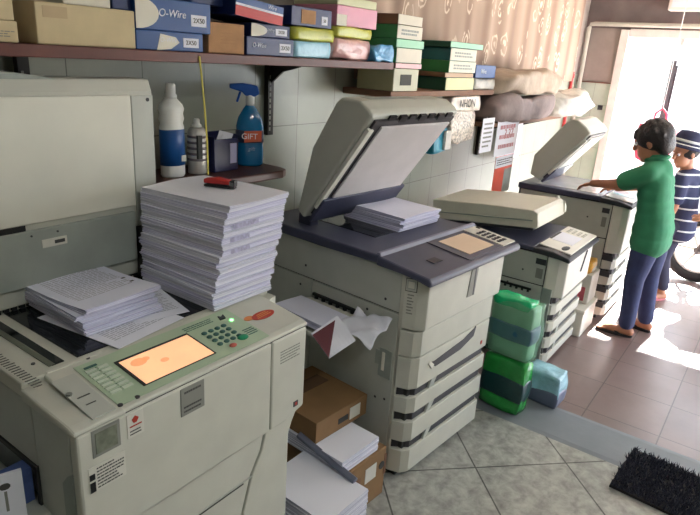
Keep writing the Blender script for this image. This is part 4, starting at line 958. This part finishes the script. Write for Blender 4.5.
# ------------------------------------------------------------------ people
def hand(b, wrist, d, up, side, s=1.0, curl=.5):
    """palm with four fingers and a thumb; d = pointing direction, up = back of the hand, side = thumb side"""
    d, up, side = Vector(d).normalized(), Vector(up).normalized(), Vector(side).normalized(); w = Vector(wrist)
    pc_ = w+d*.045*s
    rot = Matrix((side, d, up)).transposed()
    b.ball(pc_, (.036*s, .048*s, .016*s), 12, rot)
    for k, (o_, l) in enumerate(((.026, .062), (.009, .070), (-.009, .065), (-.026, .050))):
        p0 = w+d*.075*s+side*o_*s; p1 = p0+(d*.55+side*o_*3).normalized()*l*.5*s-up*.004*s; p2 = p1+(d*(1-curl)-up*curl).normalized()*l*.5*s
        b.limb([p0-d*.02*s, p0, p1, p2], [.009*s, .009*s, .0085*s, .007*s], 8)
    t0 = w+d*.025*s+side*.028*s; t1 = t0+(side*.8+d*.7).normalized()*.035*s; t2 = t1+(d*.9+side*.2-up*.3).normalized()*.028*s
    b.limb([t0-side*.015*s, t0, t1, t2], [.011*s, .011*s, .010*s, .008*s], 8)

def head(b, c, fwd, s=1.0, tilt=0):
    """skull, jaw, nose, ears, lips and eye sockets as solid pieces to be fused"""
    f = Vector(fwd).normalized(); r = f.cross(Vector((0, 0, 1))).normalized(); u = r.cross(f); c = Vector(c)
    rot = Matrix((r, f, u)).transposed()
    b.ball(c+u*.025*s-f*.012*s, (.076*s, .094*s, .088*s), 18, rot)
    b.ball(c-u*.045*s+f*.030*s, (.056*s, .060*s, .068*s), 16, rot)
    b.ball(c-u*.095*s+f*.060*s, (.024*s, .022*s, .018*s), 10, rot)
    b.limb([c+f*.086*s+u*.012*s, c+f*.104*s-u*.022*s], [.010*s, .014*s], 10)
    b.ball(c+f*.083*s-u*.058*s, (.024*s, .010*s, .006*s), 10, rot); b.ball(c+f*.081*s-u*.070*s, (.020*s, .010*s, .006*s), 10, rot)
    for q in (-1, 1):
        b.ball(c+r*q*.078*s-f*.004*s-u*.012*s, (.008*s, .018*s, .030*s), 10, rot)
        b.ball(c+r*q*.030*s+f*.080*s+u*.022*s, (.018*s, .008*s, .006*s), 10, rot)
    return f, r, u, rot

def eyes(par, c, f, r, u, s=1.0):
    for q in (-1, 1):
        e = MB().ball(Vector(c)+f*.082*s+r*q*.031*s+u*.004*s, .011*s, 10).build('eye', M['sheet'], par, smooth=True)
        MB().ball(Vector(c)+f*.0905*s+r*q*.031*s+u*.004*s, .005*s, 8).build('iris', M['rubber'], e, smooth=True)

# the boy at the far copier
p1 = empty('person', (4.36, .57, 0), 'person in a green shirt and jeans working at farthest copier', 'person')
P0 = Vector((4.36, .57, 0))
def loc(*p): return Vector(p)-P0
bd = MB()
hc = loc(4.395, .715, 1.330)
f, r, u, rot = head(bd, hc, (.12, 1, -.34), 1.14)
bd.limb([hc-u*.05-f*.02, loc(4.39, .655, 1.18)], [.050, .054])
bd.limb([loc(4.39, .64, 1.15), loc(4.39, .62, .95), loc(4.37, .585, .78)], [.085, .080, .085])
SL, EL, WL = loc(4.265, .675, 1.135), loc(4.275, .86, 1.035), loc(4.385, 1.035, .995)
bd.limb([loc(4.38, .65, 1.15), SL, EL, WL], [.05, .044, .036, .025]); hand(bd, WL, (.14, 1, -.40), (0, .3, 1), (1, -.14, 0), .86, .5)
SR, ER, WR = loc(4.51, .65, 1.140), loc(4.58, .76, 1.00), loc(4.52, .895, .968)
bd.limb([loc(4.40, .65, 1.15), SR, ER, WR], [.05, .044, .036, .025]); hand(bd, WR, (-.2, 1, -.2), (0, .2, 1), (-1, -.2, 0), .86, .5)
LEG = [[(4.31, .59, .74), (4.285, .62, .42), (4.255, .60, .07)], [(4.43, .565, .74), (4.44, .555, .42), (4.455, .515, .07)]]
FT = [(.0, .17), (.06, .16)]
for (h_, k_, a_), (fx, fy) in zip(LEG, FT):
    bd.limb([loc(*h_), loc(*k_), loc(*a_)], [.072, .05, .034])
    A = loc(*a_); bd.limb([A+Vector((0, -.03, -.03)), A+Vector((fx*.4, fy*.45, -.032)), A+Vector((fx*.8, fy*.8, -.042))], [.030, .030, .020])
    for t in range(5):
        q = (t-2)*.011; bd.limb([A+Vector((fx*.8+q, fy*.8-.01, -.042)), A+Vector((fx*1.0+q*1.3, fy*1.05-abs(t-1)*.006, -.048))], [.009, .008], 8)
body = fuse(bd.build('body', M['skin'], p1), .0055, 3)
eyes(p1, hc, f, r, u, 1.14)
sh_ = MB()
sh_.limb([loc(4.39, .65, 1.145), loc(4.39, .635, 1.05), loc(4.385, .62, .92), loc(4.375, .595, .78), loc(4.37, .585, .70)], [.100, .104, .104, .104, .104], 18)
for q, (a, b_, rr) in enumerate(((SL, EL, .5), (SR, ER, .5))):
    sh_.limb([loc(4.39, .65, 1.155), a, a.lerp(b_, .5), a.lerp(b_, .68)], [.086, .070, .068, .066], 16)
sh_.limb([loc(4.39, .655, 1.18), loc(4.39, .664, 1.220)], [.072, .064], 14)
for z_, dy_, r_s in ((.68, .0, .122), (.76, .002, .122), (.84, .010, .112), (.92, .022, .104), (1.0, .036, .104), (1.07, .046, .100)):
    sh_.limb([loc(4.318, .592+dy_, z_), loc(4.435, .584+dy_, z_)], [r_s, r_s], 16)
shirt = fuse(sh_.build('shirt', M['shirt'], p1), .009, 10)
cl = MB().tube([(p.x, p.y, p.z) for p in [loc(4.39, .664, 1.226)+Vector((.066*math.cos(t*.4488), .066*math.sin(t*.4488), -.018*math.sin(t*.4488))) for t in range(14)]], .014, 8, True).build('collar', M['shirt'], shirt, smooth=True)
jn = MB()
for (h_, k_, a_) in LEG:
    A = loc(*a_); jn.limb([loc(*h_), loc(*h_).lerp(loc(*k_), .5), loc(*k_), loc(*k_).lerp(A, .5), A+Vector((0, 0, .03))], [.086, .084, .066, .058, .053], 16)
jn.limb([loc(4.33, .585, .76), loc(4.42, .58, .76)], [.098, .098])
fuse(jn.build('jeans', M['denim'], p1), .009, 4)
hr = MB(); hcx = hc+u*.035-f*.022
hr.ball(hcx, (.105, .120, .109), 18, rot); hr.ball(hc-f*.069-u*.020, (.092, .066, .085), 16, rot)
r9 = random.Random(5)
for t in range(90):
    a = r9.uniform(0, 6.283); e_ = r9.uniform(-.2, 1.4); dv = (r*math.cos(a)*math.cos(e_)+f*math.sin(a)*math.cos(e_)+u*math.sin(e_))
    if dv.dot(f) > .5 and dv.dot(u) < .45: continue
    p = hcx+Vector(dv)*.105; hr.limb([p, p+Vector(dv)*.014+Vector((0, 0, -.012))], [.014, .007], 6)
for q in (-1, 0, 1): hr.limb([hc+f*.075+u*.075+r*q*.03, hc+f*.098+u*.045+r*q*.034], [.026, .012], 8)
fuse(hr.build('hair', M['hair'], p1), .008, 2)
for (h_, k_, a_), (fx, fy) in zip(LEG, FT):
    A = loc(*a_); dv = Vector((fx, fy, 0)).normalized(); sv = Vector((dv.y, -dv.x, 0)); pts = []
    for t in range(20):
        a = t/20*6.283; pts.append(A+dv*(.070+.125*math.cos(a))+sv*(.040+.006*math.cos(a))*math.sin(a))
    sd = MB().prism([(p.x, p.y) for p in pts], 'z', .001, .018).build('sandal', M['rubber'], p1, bevel=.003)
    tp = A+dv*.15; MB().tube([tp+Vector((0, 0, -.062)), tp-dv*.03+Vector((0, 0, -.022)), A+dv*.02+sv*.038+Vector((0, 0, -.055))], .007, 6).tube([tp-dv*.03+Vector((0, 0, -.022)), A+dv*.02-sv*.038+Vector((0, 0, -.055))], .007, 6).build('strap', M['rubber'], sd, smooth=True)
o = sheet('paper_sheet', (4.62, .89, .937), .21, .10, R(20), 'white sheet under the hands of the boy on the far console', 0, .003, 33)

# the child in the striped shirt
p2 = empty('person', (5.22, .42, 0), 'person in striped navy shirt and bucket hat, behind boy in green', 'person')
P0 = Vector((5.22, .37, 0))
bd = MB(); hc = loc(5.20, .555, 1.20)
f, r, u, rot = head(bd, hc, (-.8, .75, -.25), .98)
bd.limb([hc-u*.06-f*.02, loc(5.22, .52, 1.05)], [.044, .048])
bd.limb([loc(5.22, .51, 1.02), loc(5.22, .48, .82), loc(5.22, .46, .66)], [.08, .076, .08])
SL, EL, WL = loc(5.13, .53, 1.0), loc(5.09, .53, .80), loc(5.07, .56, .64)
SR, ER, WR = loc(5.30, .40, 1.0), loc(5.22, .27, .85), loc(5.06, .33, .78)
for a, b_, c_ in ((SL, EL, WL), (SR, ER, WR)): bd.limb([loc(5.22, .50, 1.02), a, b_, c_], [.05, .04, .033, .022])
hand(bd, WL, (-.1, .2, -1), (-1, 0, 0), (0, 1, .2), .78, .3); hand(bd, WR, (-1, .3, -.2), (0, 0, 1), (.3, 1, 0), .78, .5)
LEG2 = [[(5.16, .54, .62), (5.17, .60, .35), (5.19, .58, .06)], [(5.26, .50, .62), (5.25, .54, .35), (5.24, .49, .06)]]
for (h_, k_, a_) in LEG2:
    A = loc(*a_); bd.limb([loc(*h_), loc(*k_), A], [.066, .046, .032]); bd.limb([A+Vector((.02, -.02, -.03)), A+Vector((-.06, .05, -.035)), A+Vector((-.11, .09, -.042))], [.028, .028, .018])
    for t in range(5):
        q = (t-2)*.010; bd.limb([A+Vector((-.10+q*.6, .085+q*.8, -.042)), A+Vector((-.128+q*.8, .108+q, -.046))], [.009, .007], 8)
fuse(bd.build('body', M['skin'], p2), .0055, 3); eyes(p2, hc, f, r, u, .98)
def stripes():
    m = mat('striped_cloth', (46, 50, 84), .8, nz=0); nt = m.node_tree; L = nt.links; b = nt.nodes['Principled BSDF']
    geo = nt.nodes.new('ShaderNodeTexCoord'); s = nt.nodes.new('ShaderNodeSeparateXYZ'); L.new(geo.outputs['Object'], s.inputs[0])
    a = nt.nodes.new('ShaderNodeMath'); a.operation = 'FRACT'; mu = nt.nodes.new('ShaderNodeMath'); mu.operation = 'MULTIPLY'; mu.inputs[1].default_value = 11.5
    L.new(s.outputs['Z'], mu.inputs[0]); L.new(mu.outputs[0], a.inputs[0])
    g = nt.nodes.new('ShaderNodeMath'); g.operation = 'LESS_THAN'; g.inputs[1].default_value = .14; L.new(a.outputs[0], g.inputs[0])
    mi = nt.nodes.new('ShaderNodeMix'); mi.data_type = 'RGBA'; mi.inputs[6].default_value = (*lin((46, 50, 84)), 1); mi.inputs[7].default_value = (*lin((220, 222, 228)), 1)
    L.new(g.outputs[0], mi.inputs[0]); L.new(mi.outputs[2], b.inputs['Base Color']); return m
sh_ = MB(); sh_.limb([loc(5.22, .51, 1.01), loc(5.22, .49, .88), loc(5.22, .47, .72), loc(5.22, .46, .60)], [.085, .10, .104, .108], 18)
for a, b_ in ((SL, EL), (SR, ER)): sh_.limb([loc(5.22, .50, 1.02), a, a.lerp(b_, .7)], [.078, .060, .056], 16)
fuse(sh_.build('shirt', stripes(), p2), .009, 5)
jn = MB()
for (h_, k_, a_) in LEG2:
    A = loc(*a_); jn.limb([loc(*h_), loc(*k_), A+Vector((0, 0, .06))], [.078, .056, .048], 16)
jn.limb([loc(5.19, .50, .64), loc(5.24, .47, .64)], [.088, .088]); fuse(jn.build('trousers', M['trouser'], p2), .009, 4)
ht = MB().lathe([(.150, -.012), (.146, -.002), (.100, .030), (.096, .080), (.075, .112), (.03, .122)], n=24).build('bucket_hat', M['navycloth'], p2, smooth=True, loc=hc+u*.045-f*.005); ht.rotation_euler = (R(8), R(4), 0)
MB().lathe([(.1015, .034), (.0995, .052)], n=24).build('hat_band', M['whitecloth'], ht, smooth=True); MB().lathe([(.130, .009), (.118, .018)], n=24).build('hat_band', M['whitecloth'], ht, smooth=True)
hr = MB().ball(hc-f*.02+u*.01, (.085, .092, .070), 14, rot); fuse(hr.build('hair', M['hair'], p2), .008, 2)
for (h_, k_, a_) in LEG2:
    A = loc(*a_); dv = Vector((-.77, .63, 0)); sv = Vector((dv.y, -dv.x, 0))
    pts = [A+dv*(.060+.115*math.cos(t*.314))+sv*.042*math.sin(t*.314) for t in range(20)]
    sd = MB().prism([(p.x, p.y) for p in pts], 'z', .001, .014).build('sandal', M['pinkrubber'], p2, bevel=.003)
    MB().tube([A+dv*.06+sv*.04+Vector((0, 0, -.05)), A+dv*.07+Vector((0, 0, -.0)), A+dv*.06-sv*.04+Vector((0, 0, -.05))], .008, 6).build('strap', M['pinkrubber'], sd, smooth=True)

# red bag by the doorway
rb = empty('red_bag', (6.40, 1.02, 0.95), 'bright red plastic bag hanging in the doorway behind the boy', 'bag')
lump(-.12, .12, -.16, .16, 0, .36, .035, 71, 9, .5, 8, False).build('bag_body', M['redbag'], rb, smooth=True)
MB().tube([(0, -.06, .33), (0, -.05, .45), (0, 0, .50), (0, .05, .45), (0, .06, .33)], .012, 6).build('handle', M['redbag'], rb, smooth=True)
MB().tube([(0, 0, .49), (0, 0, 1.849)], .004, 6).build('cord', M['whitecloth'], rb)

# ------------------------------------------------------------------ motorbike by the door
mb = empty('motorbike', (5.95, .40, 0), 'parked motorbike by the doorway, front wheel towards the copiers', 'motorbike', R(-8))
r_ = .285
ring = [(0, r_*math.cos(t*.1963), .30+r_*math.sin(t*.1963)) for t in range(32)]
def wheel(y):
    rg = [(0, y+(.255)*math.cos(t*.1963), .30+.255*math.sin(t*.1963)) for t in range(32)]
    w = MB().tube(rg, .045, 10, True).build('wheel', M['rubber'], mb, smooth=True)
    MB().tube([(0, y+.205*math.cos(t*.1963), .30+.205*math.sin(t*.1963)) for t in range(32)], .016, 8, True).build('rim', M['frame'], w, smooth=True)
    sp_ = MB()
    for k in range(6):
        a = k*1.0472; sp_.limb([(0, y+.03*math.cos(a), .30+.03*math.sin(a)), (0, y+.2*math.cos(a), .30+.2*math.sin(a))], [.016, .011], 6)
    sp_.build('spokes', M['frame'], w); MB().tube([(-.06, y, .30), (.06, y, .30)], .035, 14).build('hub', M['steel'], w)
wheel(0); wheel(-1.2)
b = MB()
for s_ in (-.065, .065): b.tube([(s_, 0, .30), (s_, -.10, .62), (s_*.6, -.2, .95)], .02, 8)
b.build('fork', M['steel'], mb, smooth=True)
MB().prism([(.20, .36), (.25, .50), (.15, .625), (-.02, .665), (-.20, .62), (-.20, .60), (-.02, .64), (.14, .60), (.23, .49)], 'x', -.06, .06).build('fender', M['frame'], mb, bevel=.006)
MB().prism([(-.12, .72), (-.10, .98), (-.22, 1.06), (-.30, .95), (-.42, .45), (-.85, .38), (-1.45, .62), (-1.55, .82), (-.9, .78), (-.6, .70), (-.5, .42), (-.3, .38), (-.22, .6)], 'x', -.12, .12).build('body_shell', M['dgrey'], mb, bevel=.03, seg=3)
MB().box(-.13, .13, -1.45, -.75, .80, .88).build('seat', M['rubber'], mb, bevel=.03, seg=3)
MB().tube([(-.34, -.30, 1.06), (-.2, -.22, 1.02), (.2, -.22, 1.02), (.34, -.30, 1.06)], .016, 8).build('handlebar', M['black'], mb, smooth=True)
MB().ball((0, -.08, .93), (.09, .05, .08), 14).build('headlight', M['sheet'], mb, smooth=True)
MB().box(-.10, .10, -.95, -.55, .18, .42).build('engine', M['steel'], mb, bevel=.02)
MB().tube([(.14, -.7, .22), (.14, -1.4, .32)], [.03, .05], 12).build('exhaust', M['steel'], mb, smooth=True)
MB().tube([(-.1, -.75, .2), (-.2, -.8, .0)], .012, 8).build('stand', M['steel'], mb)

# ------------------------------------------------------------------ light
w = bpy.data.worlds.new('World'); S.world = w; w.use_nodes = True
bg = w.node_tree.nodes['Background']; bg.inputs[0].default_value = (*lin((226, 236, 250)), 1); bg.inputs[1].default_value = 10
sun = bpy.data.lights.new('sun', 'SUN'); sun.energy = 70; sun.angle = R(1.5); sun.color = (1, .95, .88)
so = bpy.data.objects.new('sun', sun); COL.objects.link(so)
so.rotation_euler = Vector((-.80, .03, -.57)).to_track_quat('-Z', 'Y').to_euler()
pt = bpy.data.lights.new('door_portal', 'AREA'); pt.shape = 'RECTANGLE'; pt.size = 3.1; pt.size_y = 2.1; pt.cycles.is_portal = True
po = bpy.data.objects.new('door_portal', pt); COL.objects.link(po); po.location = (EX+.25, 0, 1.05); po.rotation_euler = Vector((-1, 0, 0)).to_track_quat('-Z', 'Y').to_euler()
p2_ = bpy.data.lights.new('side_portal', 'AREA'); p2_.shape = 'RECTANGLE'; p2_.size = 2.4; p2_.size_y = 2.1; p2_.cycles.is_portal = True  # samples the sky through the added side opening
po = bpy.data.objects.new('side_portal', p2_); COL.objects.link(po); po.location = (5.6, -1.8, 1.05); po.rotation_euler = Vector((0, 1, 0)).to_track_quat('-Z', 'Z').to_euler()
for x, y, e_ in ((.6, -.6, 16), (3.0, -.6, 7)):  # fill from the added, unseen ceiling lamps
    l = bpy.data.lights.new('fill_light', 'AREA'); l.shape = 'RECTANGLE'; l.size = 1.2; l.size_y = .08; l.energy = e_; l.color = (.94, 1, 1)
    q = bpy.data.objects.new('fill_light', l); COL.objects.link(q); q.location = (x, y, 2.71)

# ------------------------------------------------------------------ camera
fx_ = 595.42; yaw, pitch, roll = .61274765, .32881703, -.06631894
fwd = Vector((math.cos(yaw)*math.cos(pitch), math.sin(yaw)*math.cos(pitch), -math.sin(pitch)))
rt = fwd.cross(Vector((0, 0, 1))).normalized(); dn = fwd.cross(rt)
r2 = rt*math.cos(roll)+dn*math.sin(roll); d2 = dn*math.cos(roll)-rt*math.sin(roll)
cam = bpy.data.cameras.new('camera'); cam.sensor_fit = 'HORIZONTAL'; cam.sensor_width = 36; cam.lens = 36*fx_/700; cam.clip_start = .05; cam.clip_end = 200
co = bpy.data.objects.new('camera', cam); COL.objects.link(co)
mm = Matrix((r2, -d2, -fwd)).transposed().to_4x4(); mm.translation = Vector((0, 0, 1.75)); co.matrix_world = mm
S.camera = co
S.view_settings.view_transform = 'Standard'; S.view_settings.look = 'None'; S.view_settings.exposure = .35; S.view_settings.gamma = 1
